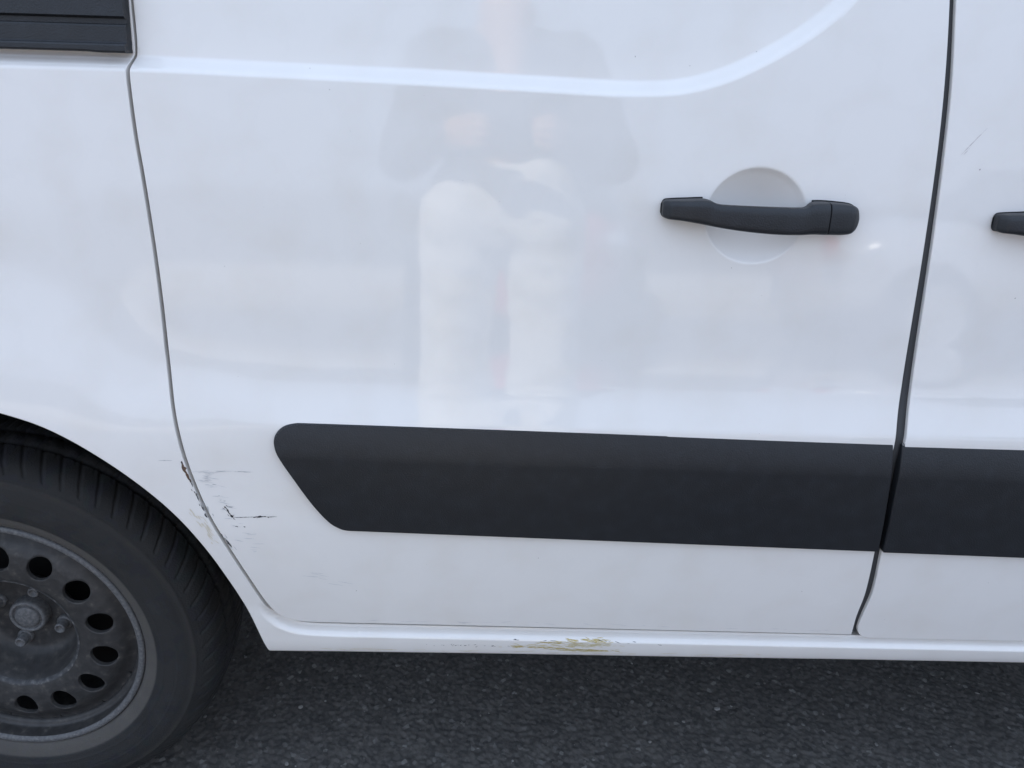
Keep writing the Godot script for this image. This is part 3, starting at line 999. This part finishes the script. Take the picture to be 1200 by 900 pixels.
func make_wheel(w: Node3D) -> void:
	# tyre: sidewall lathe with a blocky shoulder and tread
	var p: Array = []
	for q in [Vector2(0.2085, -0.0660), Vector2(0.2105, -0.0615), Vector2(0.2130, -0.0570), Vector2(0.2200, -0.0520), Vector2(0.2310, -0.0478), Vector2(0.2335, -0.0472), Vector2(0.2345, -0.0462), Vector2(0.2400, -0.0448), Vector2(0.2440, -0.0438), Vector2(0.2450, -0.0430), Vector2(0.2470, -0.0433), Vector2(0.2600, -0.0420), Vector2(0.2660, -0.0421), Vector2(0.2668, -0.0414), Vector2(0.2690, -0.0420), Vector2(0.2780, -0.0432), Vector2(0.2900, -0.0468), Vector2(0.2920, -0.0470), Vector2(0.2945, -0.0478), Vector2(0.2965, -0.0500), Vector2(0.3040, -0.0550), Vector2(0.3110, -0.0615), Vector2(0.3160, -0.0680), Vector2(0.3195, -0.0750), Vector2(0.3220, -0.0830), Vector2(0.3240, -0.0930), Vector2(0.3252, -0.1010)]:
		p.append(q)
	p = smooth_profile(p, 96)
	for q in [Vector2(0.3255, -0.1030), Vector2(0.3185, -0.1040), Vector2(0.3185, -0.1110), Vector2(0.3262, -0.1120), Vector2(0.3270, -0.1250), Vector2(0.3272, -0.1380), Vector2(0.3195, -0.1390), Vector2(0.3195, -0.1470), Vector2(0.3272, -0.1480), Vector2(0.3262, -0.1780), Vector2(0.3190, -0.1790), Vector2(0.3190, -0.1860), Vector2(0.3250, -0.1870), Vector2(0.3200, -0.2150), Vector2(0.3050, -0.2350), Vector2(0.2600, -0.2500), Vector2(0.2100, -0.2300)]:
		p.append(q)
	var seg := 864
	var sh := Shell.new()
	var nz := FastNoiseLite.new()
	nz.frequency = 22.0
	for k in p.size():
		var r: float = p[k].x
		var z: float = p[k].y
		for s in seg:
			var a := TAU * s / seg
			var rr := r
			var zz := z
			var inw := sstep(0.3015, 0.3065, r) * sstep(-0.205, -0.19, z)
			if inw > 0.0:
				# slanting sipes cut across shoulder and tread, each with a short hook
				var ph := a * 72.0 / TAU + (z + 0.06) * 17.0 + 0.12 * sstep(0.318, 0.306, r)
				var fr := absf(ph - roundf(ph))
				var cut := (1.0 - sstep(0.05, 0.12, fr)) * inw
				rr -= 0.0023 * cut
				var ph2 := a * 144.0 / TAU + (z + 0.06) * 26.0
				rr -= 0.0012 * (1.0 - sstep(0.05, 0.13, absf(ph2 - roundf(ph2)))) * sstep(-0.09, -0.10, z) * inw
			if z > -0.07:
				zz += 0.0004 * nz.get_noise_2d(cos(a) * r, sin(a) * r)
			# the tyre is flattened where it stands
			var y := sin(a) * rr
			if y < -0.3212:
				y = -0.3212
			sh.v.append(Vector3(cos(a) * rr, y, zz))
			var dust := 0.0195 + 0.004 * nz.get_noise_2d(cos(a) * r * 0.5 + 9.0, sin(a) * r * 0.5)
			var col := Color(dust, dust * 1.02, dust * 1.06)
			var brown := Color(0.088, 0.083, 0.076)
			var n1 := 0.5 + 0.5 * nz.get_noise_2d(cos(a) * r * 0.9, sin(a) * r * 0.9 + 4.0)
			col = col.lerp(brown, (0.75 + 0.25 * n1) * sstep(0.208, 0.212, r) * (1.0 - sstep(0.2315, 0.2345, r)) if z > -0.1 else 0.0)
			col = col.lerp(Color(0.036, 0.034, 0.031), (0.25 + 0.75 * n1) * 0.8 * sstep(0.281, 0.291, r) * (1.0 - sstep(0.292, 0.299, r)))
			col = col.lerp(Color(0.040, 0.041, 0.042), 0.7 * maxf(0.0, n1 - 0.45) * sstep(0.235, 0.25, r) * (1.0 - sstep(0.27, 0.285, r)))
			sh.c.append(col)
	sh.grid(seg, p.size(), 0, true)
	sh.smooth()
	var tm := mat(grey(1.0), 0.8)
	tm.vertex_color_use_as_albedo = true
	tm.normal_enabled = true
	tm.normal_texture = noise_tex(0.09, 512, true, 4.0, FastNoiseLite.TYPE_SIMPLEX_SMOOTH, null, 3, 21)
	tm.normal_scale = 0.5
	tm.uv1_triplanar = true
	tm.uv1_scale = Vector3.ONE * 7.0
	part("tyre", sh.mesh(), tm, w, "black tyre with a dusty band beside the rim")
	# steel rim
	var steel := mat(grey(1.0), 0.55)
	steel.albedo_texture = noise_tex(0.02, 512, false, 1.0, FastNoiseLite.TYPE_SIMPLEX_SMOOTH, ramp([[0.0, Color(0.022, 0.0215, 0.021)], [0.5, Color(0.034, 0.0335, 0.034)], [0.68, Color(0.047, 0.045, 0.043)], [0.82, Color(0.082, 0.077, 0.070)], [1.0, Color(0.17, 0.16, 0.145)]]), 6, 22)
	steel.normal_enabled = true
	steel.normal_texture = noise_tex(0.05, 512, true, 3.0, FastNoiseLite.TYPE_SIMPLEX_SMOOTH, null, 4, 23)
	steel.normal_scale = 0.35
	steel.uv1_triplanar = true
	steel.uv1_scale = Vector3.ONE * 4.5
	var worn := mat(grey(1.0), 0.6)
	worn.albedo_texture = noise_tex(0.05, 512, false, 1.0, FastNoiseLite.TYPE_SIMPLEX_SMOOTH, ramp([[0.0, Color(0.06, 0.062, 0.066)], [0.5, Color(0.11, 0.112, 0.115)], [1.0, Color(0.20, 0.195, 0.19)]]), 4, 24)
	worn.uv1_triplanar = true
	worn.uv1_scale = Vector3.ONE * 6.0
	var lip := Shell.new()
	lathe(lip, smooth_profile([Vector2(0.2095, -0.0680), Vector2(0.2108, -0.0610), Vector2(0.2098, -0.0560), Vector2(0.2065, -0.0546), Vector2(0.2025, -0.0556), Vector2(0.2000, -0.0590)], 16), 160)
	var rim := Shell.new()
	lathe(rim, smooth_profile([Vector2(0.2000, -0.0590), Vector2(0.1992, -0.0660), Vector2(0.1988, -0.0740), Vector2(0.1980, -0.0800), Vector2(0.1930, -0.0815), Vector2(0.1895, -0.0840), Vector2(0.1885, -0.0900), Vector2(0.1875, -0.1050), Vector2(0.1870, -0.1400), Vector2(0.1850, -0.22)], 40), 160)
	var hole_r := 0.1425
	disc_with_holes(rim, 14, deg_to_rad(10.6), hole_r)
	lathe(rim, smooth_profile([Vector2(0.1165, disc_z(0.1165)), Vector2(0.1130, disc_z(0.1130)), Vector2(0.1080, -0.0700), Vector2(0.1020, -0.0722), Vector2(0.0975, -0.0770), Vector2(0.0930, -0.0880), Vector2(0.0880, -0.1060), Vector2(0.0830, -0.1200), Vector2(0.0760, -0.1285), Vector2(0.0680, -0.1310), Vector2(0.0300, -0.1315), Vector2(0.0, -0.1315)], 60), 120)
	var rm := part("rim", rim.mesh(), steel, w, "black steel rim with a ring of round holes")
	part("rim_edge", lip.mesh(), worn, rm)
	var edge_ring := Shell.new()      # worn step where the hub dish begins
	lathe(edge_ring, smooth_profile([Vector2(0.1035, -0.0709), Vector2(0.1012, -0.0712), Vector2(0.0985, -0.0738), Vector2(0.0968, -0.0772)], 8), 120)
	var rubbed := mat(grey(1.0), 0.6)
	rubbed.albedo_texture = noise_tex(0.03, 512, false, 1.0, FastNoiseLite.TYPE_SIMPLEX_SMOOTH, ramp([[0.0, Color(0.03, 0.032, 0.036)], [0.5, Color(0.045, 0.047, 0.051)], [0.75, Color(0.12, 0.12, 0.12)], [1.0, Color(0.22, 0.215, 0.21)]]), 4, 25)
	rubbed.uv1_triplanar = true
	rubbed.uv1_scale = Vector3.ONE * 5.0
	part("dish_edge", edge_ring.mesh(), rubbed, rm)
	# hub cap and bolts
	var cap := Shell.new()
	lathe(cap, smooth_profile([Vector2(0.0300, -0.1320), Vector2(0.0298, -0.1180), Vector2(0.0285, -0.1135), Vector2(0.0258, -0.1120), Vector2(0.0238, -0.1130), Vector2(0.0224, -0.1165), Vector2(0.0205, -0.1160), Vector2(0.0190, -0.1120), Vector2(0.0140, -0.1095), Vector2(0.0060, -0.1080), Vector2(0.0, -0.1078)], 50), 64)
	for k in cap.v.size():
		var q := cap.v[k]
		if Vector2(q.x, q.y).length() < 0.017:
			cap.v[k].z += 0.0012 * sin(q.x * 330.0 + 1.0) * cos(q.y * 280.0)
	part("hub_cap", cap.mesh(), worn, w, "dented grey hub cap")
	for k in 4:
		var a := deg_to_rad(68.0 + 90.0 * k)
		var b := Shell.new()
		lathe(b, [Vector2(0.0128, -0.1318), Vector2(0.0128, -0.1270), Vector2(0.0100, -0.1262), Vector2(0.0092, -0.1255), Vector2(0.0090, -0.1120), Vector2(0.0080, -0.1100), Vector2(0.0055, -0.1098), Vector2(0.0048, -0.1140), Vector2(0.0, -0.1145)], 12)
		for q in b.v.size():
			b.v[q] += Vector3(cos(a) * 0.054, sin(a) * 0.054, 0)
		part("wheel_bolt", b.mesh(), worn, w)
	var back := Shell.new()
	lathe(back, [Vector2(0.186, -0.20), Vector2(0.185, -0.165), Vector2(0.0, -0.165)], 60)
	part("brake_drum", back.mesh(), BLACK, w)

func disc_z(r: float) -> float:
	return lin([0.100, 0.108, 0.116, 0.125, 0.140, 0.155, 0.163, 0.170, 0.176, 0.182, 0.1885], [-0.0720, -0.0700, -0.0682, -0.0672, -0.0668, -0.0690, -0.0725, -0.0775, -0.0830, -0.0868, -0.0880], r)

func disc_with_holes(sh: Shell, n: int, start: float, hr: float) -> void:
	var r0 := 0.1165
	var r1 := 0.1885
	var half := PI / n
	var m := 64
	for k in n:
		var mid := start + TAU * k / n
		var rt := 0.0212
		var wide := 0.0200 if k % 2 else 0.0186
		var at := sh.v.size()
		var rings := 9
		for ring in range(-2, rings):
			for s in m:
				var a := TAU * s / m
				# in the flat sector: u along the circumference, w along the radius
				var e := Vector2(cos(a) * wide, sin(a) * rt)
				var q := Vector2(cos(a), sin(a))
				var lim_u := half * hr
				var lim_w := (r1 - hr) if q.y > 0 else (hr - r0)
				var t := minf(lim_u / maxf(absf(q.x), 1e-6), lim_w / maxf(absf(q.y), 1e-6))
				var outer := q * t
				var f := maxf(ring, 0) / (rings - 1.0)
				var p := e.lerp(outer, f)
				var r := hr + p.y
				var th := mid + p.x / hr
				var z := disc_z(r)
				if ring == 0:
					z -= 0.0006
				if ring < 0:
					z -= 0.0014 if ring == -1 else 0.007
					r = hr + e.y * (0.965 if ring == -1 else 0.955)
					th = mid + e.x * (0.965 if ring == -1 else 0.955) / hr
				sh.v.append(Vector3(cos(th) * r, sin(th) * r, z))
				var dz := (disc_z(r + 0.001) - disc_z(r - 0.001)) / 0.002
				var nn := Vector3(-dz * cos(th), -dz * sin(th), 1.0).normalized()
				if ring < 0:
					nn = Vector3(cos(mid) * -sin(a) - sin(mid) * -cos(a), sin(mid) * -sin(a) + cos(mid) * -cos(a), 0.2).normalized()
				elif ring == 0:
					nn = (nn + Vector3(cos(mid) * -sin(a) + sin(mid) * cos(a), sin(mid) * -sin(a) - cos(mid) * cos(a), 0) * 0.6).normalized()
				sh.n.append(nn)
		sh.grid(m, rings + 2, at, true)

# ---------------------------------------------------------------- the rest of the van, outside the picture, and what is dark beneath it
func rest_of_van(t: Node3D) -> void:
	var liner := Shell.new()
	for k in 61:
		var a := deg_to_rad(9.0 + 162.0 * k / 60.0)
		for z in [-0.004, -0.05, -0.15, -0.30]:
			liner.v.append(Vector3(-0.765 + cos(a) * 0.462, 0.325 + sin(a) * 0.462, z))
	liner.grid(4, 61, 0)
	liner.smooth()
	part("wheel_arch_liner", liner.mesh(), BLACK, t)
	var inner := Shell.new()
	box(inner, Vector3(-1.23, 0.395, -0.33), Vector3(-0.335, 0.80, -0.302))
	part("wheel_arch_wall", inner.mesh(), BLACK, t)
	var under := Shell.new()
	box(under, Vector3(-1.42, 0.36, -1.70), Vector3(-1.26, 0.42, -0.06))
	box(under, Vector3(-1.42, 0.39, -1.70), Vector3(-0.33, 0.42, -0.32))
	box(under, Vector3(-0.29, 0.375, -1.70), Vector3(2.6, 0.42, -0.02))
	part("underbody", under.mesh(), BLACK, t)
	# far side, roof, tail and nose
	var far := Shell.new()
	var rows := []
	for k in 70:
		var r := PackedVector2Array()
		for j in 60:
			r.append(Vector2(lerpf(-1.46, 2.75, j / 59.0), lerpf(0.39, lin([-1.46, 1.15, 1.95, 2.75], [1.78, 1.78, 1.12, 0.92], lerpf(-1.46, 2.75, j / 59.0)), k / 69.0)))
		rows.append(r)
	patch(far, rows, func(x: float, y: float) -> float: return S(x, y))
	for k in far.v.size():
		far.v[k].z = -1.72 - far.v[k].z
		far.n[k].z = -far.n[k].z
	part("far_side", far.mesh(), PAINT, t)
	var roof := Shell.new()
	for k in 40:
		var x := lerpf(-1.46, 2.78, k / 39.0)
		var top := lin([-1.46, 1.15, 1.95, 2.78], [1.78, 1.78, 1.12, 0.90], x)
		for j in 25:
			var f := j / 24.0
			var ze := S(x, top)
			roof.v.append(Vector3(x, top + 0.05 * sqrt(maxf(0.0, 1.0 - pow(absf(f * 2.0 - 1.0), 3.0))), lerpf(ze, -1.72 - ze, f)))
	roof.grid(25, 40, 0)
	roof.smooth()
	part("roof", roof.mesh(), PAINT, t)
	for e in 2:
		var cap := Shell.new()
		var x: float = -1.46 if e == 0 else 2.75
		var top := 1.78 if e == 0 else 0.92
		for k in 40:
			var y := lerpf(0.38, top, k / 39.0)
			for j in 25:
				var f := j / 24.0
				var ze := S(x, y)
				cap.v.append(Vector3(x + (0.10 if e else -0.06) * (1.0 - pow(absf(f * 2.0 - 1.0), 2.5)), y, lerpf(ze, -1.72 - ze, f)))
		cap.grid(25, 40, 0)
		cap.smooth()
		part("tail_panel" if e == 0 else "nose_panel", cap.mesh(), PAINT, t)
	var wing := Shell.new()
	rows = []
	for k in 60:
		var r := PackedVector2Array()
		for j in 60:
			var x := lerpf(1.61, 2.75, j / 59.0)
			var d := x - 1.98
			var lower := 0.39
			if absf(d) < 0.40:
				lower = maxf(0.39, 0.33 + sqrt(0.16 - d * d))
			r.append(Vector2(x, lerpf(lower, lin([1.61, 1.95, 2.75], [1.34, 1.12, 0.92], x), k / 59.0)))
		rows.append(r)
	patch(wing, rows, S)
	part("front_wing", wing.mesh(), PAINT, t)
	var frame := Shell.new()
	rows = []
	for k in 30:
		var y := lerpf(1.68, 1.78, k / 29.0)
		var r := PackedVector2Array()
		for j in 60:
			r.append(Vector2(lerpf(-0.42, 1.22, j / 59.0), y))
		rows.append(r)
	patch(frame, rows, S)
	for bar in [[Vector2(0.50, 1.345), Vector2(0.62, 1.345), Vector2(0.45, 1.68), Vector2(0.55, 1.68)], [Vector2(1.52, 1.345), Vector2(1.61, 1.345), Vector2(1.12, 1.68), Vector2(1.22, 1.74)]]:
		ruled(frame, resample(PackedVector2Array([bar[0], bar[1]]), 8), resample(PackedVector2Array([bar[2], bar[3]]), 8), 30, S)
	part("roof_side", frame.mesh(), PAINT, t)
	var glass := mat(Color(0.02, 0.025, 0.03), 0.03)
	var gl := Shell.new()
	ruled(gl, resample(PackedVector2Array([Vector2(0.60, 1.343), Vector2(1.54, 1.343)]), 30), resample(PackedVector2Array([Vector2(0.53, 1.683), Vector2(1.14, 1.683)]), 30), 20, func(x: float, y: float) -> float: return S(x, y) - 0.006)
	part("front_door_window", gl.mesh(), glass, t)
	var ws := Shell.new()
	for k in 14:
		var x := lerpf(1.24, 1.90, k / 13.0)
		var top := lin([-1.46, 1.15, 1.95, 2.78], [1.78, 1.78, 1.12, 0.90], x)
		var ze := S(x, top)
		for j in 25:
			var f := lerpf(0.07, 0.93, j / 24.0)
			ws.v.append(Vector3(x + 0.006, top + 0.05 * sqrt(maxf(0.0, 1.0 - pow(absf(f * 2.0 - 1.0), 3.0))) + 0.008, lerpf(ze, -1.72 - ze, f)))
	ws.grid(25, 14, 0)
	ws.smooth()
	part("windscreen", ws.mesh(), glass, t)
	var dark := Shell.new()
	box(dark, Vector3(0.45, 0.45, -1.55), Vector3(0.49, 1.72, -0.20))
	part("bulkhead", dark.mesh(), BLACK, t)

# ---------------------------------------------------------------- the person who takes the photograph, mirrored in the door
func photographer() -> void:
	var px := 0.01
	var pz := 1.22
	var t := thing("person", "person in white trousers and dark long-sleeved shirt, mirrored faintly in the sliding door", "person", Vector3(px, 0, pz))
	var P := func(x: float, y: float, z: float) -> Vector3: return Vector3(x, y, z)
	var skin := mat(Color(0.60, 0.37, 0.29), 0.5)
	skin.subsurf_scatter_enabled = true
	skin.subsurf_scatter_strength = 0.1
	# joints
	var sh_l := Vector3(-0.185, 1.43, 0.02)
	var sh_r := Vector3(0.185, 1.43, 0.02)
	var el_l := Vector3(-0.255, 1.135, -0.02)
	var el_r := Vector3(0.285, 1.135, -0.02)
	var wr_l := Vector3(-0.125, 1.185, -0.160)
	var wr_r := Vector3(0.135, 1.185, -0.160)
	var body := Shell.new()
	nets(body, [
		[P.call(0, 1.46, 0.03), P.call(0, 1.58, 0.015), 0.056, 0.052], [P.call(0, 1.40, 0.03), P.call(0, 1.05, 0.0), 0.115, 0.105, Vector3(0.8, 1, 1)],
		[sh_l, el_l, 0.050, 0.040], [sh_r, el_r, 0.050, 0.040], [el_l, wr_l, 0.041, 0.027], [el_r, wr_r, 0.041, 0.027],
		[P.call(-0.14, 1.43, 0.02), P.call(0.14, 1.43, 0.02), 0.065, 0.065],
		[P.call(0, 1.54, -0.045), P.call(0.012, 1.34, -0.108), 0.072, 0.030],
		[P.call(-0.095, 0.98, 0), P.call(-0.115, 0.50, 0.0), 0.085, 0.055], [P.call(0.095, 0.98, 0), P.call(0.115, 0.50, 0.0), 0.085, 0.055],
		[P.call(-0.115, 0.50, 0), P.call(-0.120, 0.09, 0.03), 0.053, 0.036], [P.call(0.115, 0.50, 0), P.call(0.120, 0.09, 0.03), 0.053, 0.036],
	], 0.013, 0.04)
	# head, looking at the phone
	nets(body, [
		[P.call(0, 1.70, 0.015), P.call(0, 1.695, 0.03), 0.083, 0.085, Vector3(1.12, 1.0, 0.92)], [P.call(0, 1.66, -0.03), P.call(0, 1.615, -0.042), 0.060, 0.036],
		[P.call(0, 1.685, -0.078), P.call(0, 1.655, -0.099), 0.009, 0.013], [P.call(-0.012, 1.652, -0.088), P.call(0.012, 1.652, -0.088), 0.009, 0.009],
		[P.call(-0.018, 1.628, -0.076), P.call(0.018, 1.628, -0.076), 0.007, 0.007], [P.call(-0.016, 1.619, -0.075), P.call(0.016, 1.619, -0.075), 0.007, 0.007],
		[P.call(-0.045, 1.708, -0.062), P.call(-0.015, 1.712, -0.074), 0.010, 0.010], [P.call(0.045, 1.708, -0.062), P.call(0.015, 1.712, -0.074), 0.010, 0.010],
		[P.call(-0.078, 1.70, 0.02), P.call(-0.080, 1.655, 0.012), 0.014, 0.010], [P.call(0.078, 1.70, 0.02), P.call(0.080, 1.655, 0.012), 0.014, 0.010],
	], 0.006, 0.022)
	# hands round the two ends of the phone
	for s in [-1.0, 1.0]:
		var wr := wr_l if s < 0.0 else wr_r
		var edge := -0.060 if s < 0.0 else 0.090
		var palm := Vector3(edge + s * 0.018, 1.188, -0.218)
		var bones := [[wr, palm, 0.026, 0.024, Vector3(1.0, 0.75, 1.0)], [wr + Vector3(0, 0.012, 0), palm + Vector3(0, 0.022, 0), 0.022, 0.020], [wr - Vector3(0, 0.012, 0), palm - Vector3(0, 0.022, 0), 0.022, 0.020]]
		for f in 4:
			var dy := 0.030 - 0.020 * f
			var ln := [0.9, 1.0, 0.95, 0.75]
			var k0 := palm + Vector3(s * 0.008, dy, -0.012)
			var k1 := Vector3(edge + s * 0.016, 1.188 + dy * 1.05, -0.218 - 0.030 * ln[f])
			var k2 := Vector3(edge - s * 0.006, 1.188 + dy * 0.95, -0.218 - 0.034 * ln[f])
			var k3 := Vector3(edge - s * 0.022 * ln[f], 1.188 + dy * 0.9, -0.218 - 0.030 * ln[f])
			# fingers stay clear of the lens
			bones.append_array([[k0, k1, 0.0095, 0.0088], [k1, k2, 0.0088, 0.0082], [k2, k3, 0.0082, 0.0072]])
		bones.append_array([[palm + Vector3(s * 0.004, 0.020, 0.012), Vector3(edge + s * 0.004, 1.215, -0.206), 0.012, 0.0105], [Vector3(edge + s * 0.004, 1.215, -0.206), Vector3(edge - s * 0.026, 1.214, -0.208), 0.0105, 0.0085]])
		nets(body, bones, 0.004, 0.008)
	body.smooth()
	part("body", body.mesh(), skin, t)
	var cloth := mat(Color(0.84, 0.83, 0.80), 0.9)
	var tr := Shell.new()
	nets(tr, [
		[P.call(-0.10, 0.98, 0.0), P.call(0.10, 0.98, 0.0), 0.116, 0.116], [P.call(-0.065, 1.05, 0.0), P.call(0.065, 1.05, 0.0), 0.120, 0.120],
		[P.call(-0.105, 0.95, 0), P.call(-0.135, 0.50, -0.005), 0.112, 0.080], [P.call(0.105, 0.95, 0), P.call(0.135, 0.50, -0.005), 0.112, 0.080],
		[P.call(-0.135, 0.50, -0.005), P.call(-0.140, 0.08, 0.02), 0.080, 0.078], [P.call(0.135, 0.50, -0.005), P.call(0.140, 0.08, 0.02), 0.080, 0.078],
	], 0.013, 0.03, 0.012, 3)
	tr.smooth()
	part("trousers", tr.mesh(), cloth, t, "loose creased white trousers")
	var shirt := mat(Color(0.085, 0.095, 0.12), 0.85)
	var sr := Shell.new()
	nets(sr, [
		[P.call(0, 1.38, 0.025), P.call(0, 1.20, 0.003), 0.138, 0.127, Vector3(0.76, 1, 1)], [P.call(-0.15, 1.43, 0.02), P.call(0.15, 1.43, 0.02), 0.075, 0.075],
		[sh_l, el_l, 0.070, 0.058], [sh_r, el_r, 0.070, 0.058], [el_l, el_l.lerp(wr_l, 0.9), 0.056, 0.042], [el_r, el_r.lerp(wr_r, 0.9), 0.056, 0.042],
	], 0.013, 0.04, 0.012, 5)
	sr.smooth()
	part("shirt", sr.mesh(), shirt, t)
	var hair := Shell.new()
	nets(hair, [[P.call(0, 1.735, 0.035), P.call(0, 1.70, 0.055), 0.082, 0.080, Vector3(1.08, 1, 0.9)], [P.call(-0.04, 1.765, -0.03), P.call(0.04, 1.765, -0.03), 0.040, 0.040]], 0.008, 0.03, 0.006, 8)
	hair.smooth()
	part("hair", hair.mesh(), mat(Color(0.03, 0.02, 0.014), 0.6), t)
	var shoes := mat(Color(0.05, 0.045, 0.04), 0.6)
	for s in [-1.0, 1.0]:
		var so := Shell.new()
		nets(so, [[P.call(s * 0.135, 0.045, 0.06), P.call(s * 0.150, 0.038, -0.14), 0.042, 0.036, Vector3(1, 1.1, 1)], [P.call(s * 0.135, 0.06, 0.05), P.call(s * 0.135, 0.09, 0.04), 0.042, 0.040]], 0.008, 0.02)
		so.smooth()
		for k in so.v.size():
			so.v[k].y = maxf(so.v[k].y, 0.002)
		part("shoe", so.mesh(), shoes, t)
	# the phone, its lens where the picture was taken from
	var ph := thing("smartphone", "thin black phone held up in both hands by the person in white trousers", "phone", Vector3(0.0, 1.20, 0.985))
	var pm := CSGBox3D.new()
	var slab := Shell.new()
	box(slab, Vector3(-0.050, -0.048, -0.004), Vector3(0.100, 0.024, 0.004))
	part("phone_case", slab.mesh(), mat(Color(0.02, 0.02, 0.022), 0.3), ph)
	pm.free()

# ---------------------------------------------------------------- what stands across the street and glints in the paint
func parked_car(label: String, at: Vector3, turn: float, colour: Color, metal: float) -> void:
	var t := thing("parked_car", label, "car", at, "cars parked across the street")
	t.rotation.y = turn
	var silver := mat(colour, 0.08, metal)
	silver.clearcoat_enabled = true
	silver.clearcoat = 1.0
	silver.clearcoat_roughness = 0.04
	var body := Shell.new()
	var cabin := Shell.new()
	var roof := Shell.new()
	var nx := 90
	for k in nx:
		var x := -2.1 * cos(PI * k / (nx - 1.0))
		var plan := pow(maxf(0.0, 1.0 - pow(absf(x) / 2.1, 4.0)), 0.5)
		var top := lin([-2.1, -1.95, -1.5, -0.9, 0.9, 1.5, 1.95, 2.1], [0.62, 0.78, 0.88, 0.93, 0.95, 0.97, 0.88, 0.62], x)
		var w := 0.86 * maxf(plan, 0.05)
		for j in 40:
			var a := TAU * j / 40.0
			var sy := signf(sin(a)) * pow(absf(sin(a)), 0.45)
			var sz := signf(cos(a)) * pow(absf(cos(a)), 0.45)
			body.v.append(Vector3(x, lerpf(0.24, top, 0.5 + 0.5 * sy), w * sz * (1.0 - 0.05 * maxf(sy, 0.0))))
	body.grid(40, nx, 0, true)
	body.smooth()
	part("car_body", body.mesh(), silver, t)
	for k in 40:
		var x := lerpf(-0.95, 1.75, k / 39.0)
		var hgt := lin([-0.95, -0.35, 0.2, 1.1, 1.75], [0.93, 1.36, 1.44, 1.40, 0.96], x)
		for j in 24:
			var a := PI * j / 23.0
			var sy := pow(sin(a), 0.5)
			var sz := signf(cos(a)) * pow(absf(cos(a)), 0.5)
			cabin.v.append(Vector3(x, lerpf(0.88, hgt, sy), 0.74 * sz * (1.0 - 0.20 * sy)))
			if x > -0.4 and x < 1.2:
				roof.v.append(Vector3(x, lerpf(0.88, hgt, pow(sin(lerpf(0.22, 0.78, j / 23.0) * PI), 0.5)) + 0.012, 0.60 * cos(lerpf(0.05, 0.95, j / 23.0) * PI)))
	cabin.grid(24, 40, 0)
	cabin.smooth()
	part("car_windows", cabin.mesh(), mat(Color(0.02, 0.025, 0.03), 0.04), t)
	roof.grid(24, roof.v.size() / 24, 0)
	roof.smooth()
	part("car_roof", roof.mesh(), silver, t)
	for e in [-1.0, 1.0]:
		for z in [-0.62, 0.62]:
			var l := Shell.new()
			lathe(l, [Vector2(0.085, -0.05), Vector2(0.085, 0.0), Vector2(0.075, 0.022), Vector2(0.045, 0.036), Vector2(0.0, 0.042)], 24)
			var lm := part("headlight" if e > 0.0 else "tail_light", l.mesh(), mat(grey(0.75), 0.10, 1.0) if e > 0.0 else mat(Color(0.35, 0.01, 0.01), 0.1), t)
			lm.position = Vector3(e * 1.97, 0.70, z)
			lm.rotation.y = e * PI / 2
	for x in [-1.3, 1.3]:
		for z in [-0.80, 0.80]:
			var w := Shell.new()
			lathe(w, [Vector2(0.31, -0.09), Vector2(0.32, -0.05), Vector2(0.32, 0.05), Vector2(0.31, 0.09), Vector2(0.21, 0.095)], 40)
			lathe(w, [Vector2(0.21, -0.095), Vector2(0.31, -0.09)], 40)
			var o := part("wheel", w.mesh(), mat(grey(0.02), 0.8), t)
			o.position = Vector3(x, 0.32, z)
			var hub := Shell.new()
			lathe(hub, [Vector2(0.21, 0.09), Vector2(0.19, 0.07), Vector2(0.06, 0.085), Vector2(0.0, 0.09)], 30)
			lathe(hub, [Vector2(0.0, -0.09), Vector2(0.06, -0.085), Vector2(0.19, -0.07), Vector2(0.21, -0.09)], 30)
			part("hub_cap", hub.mesh(), silver, o)
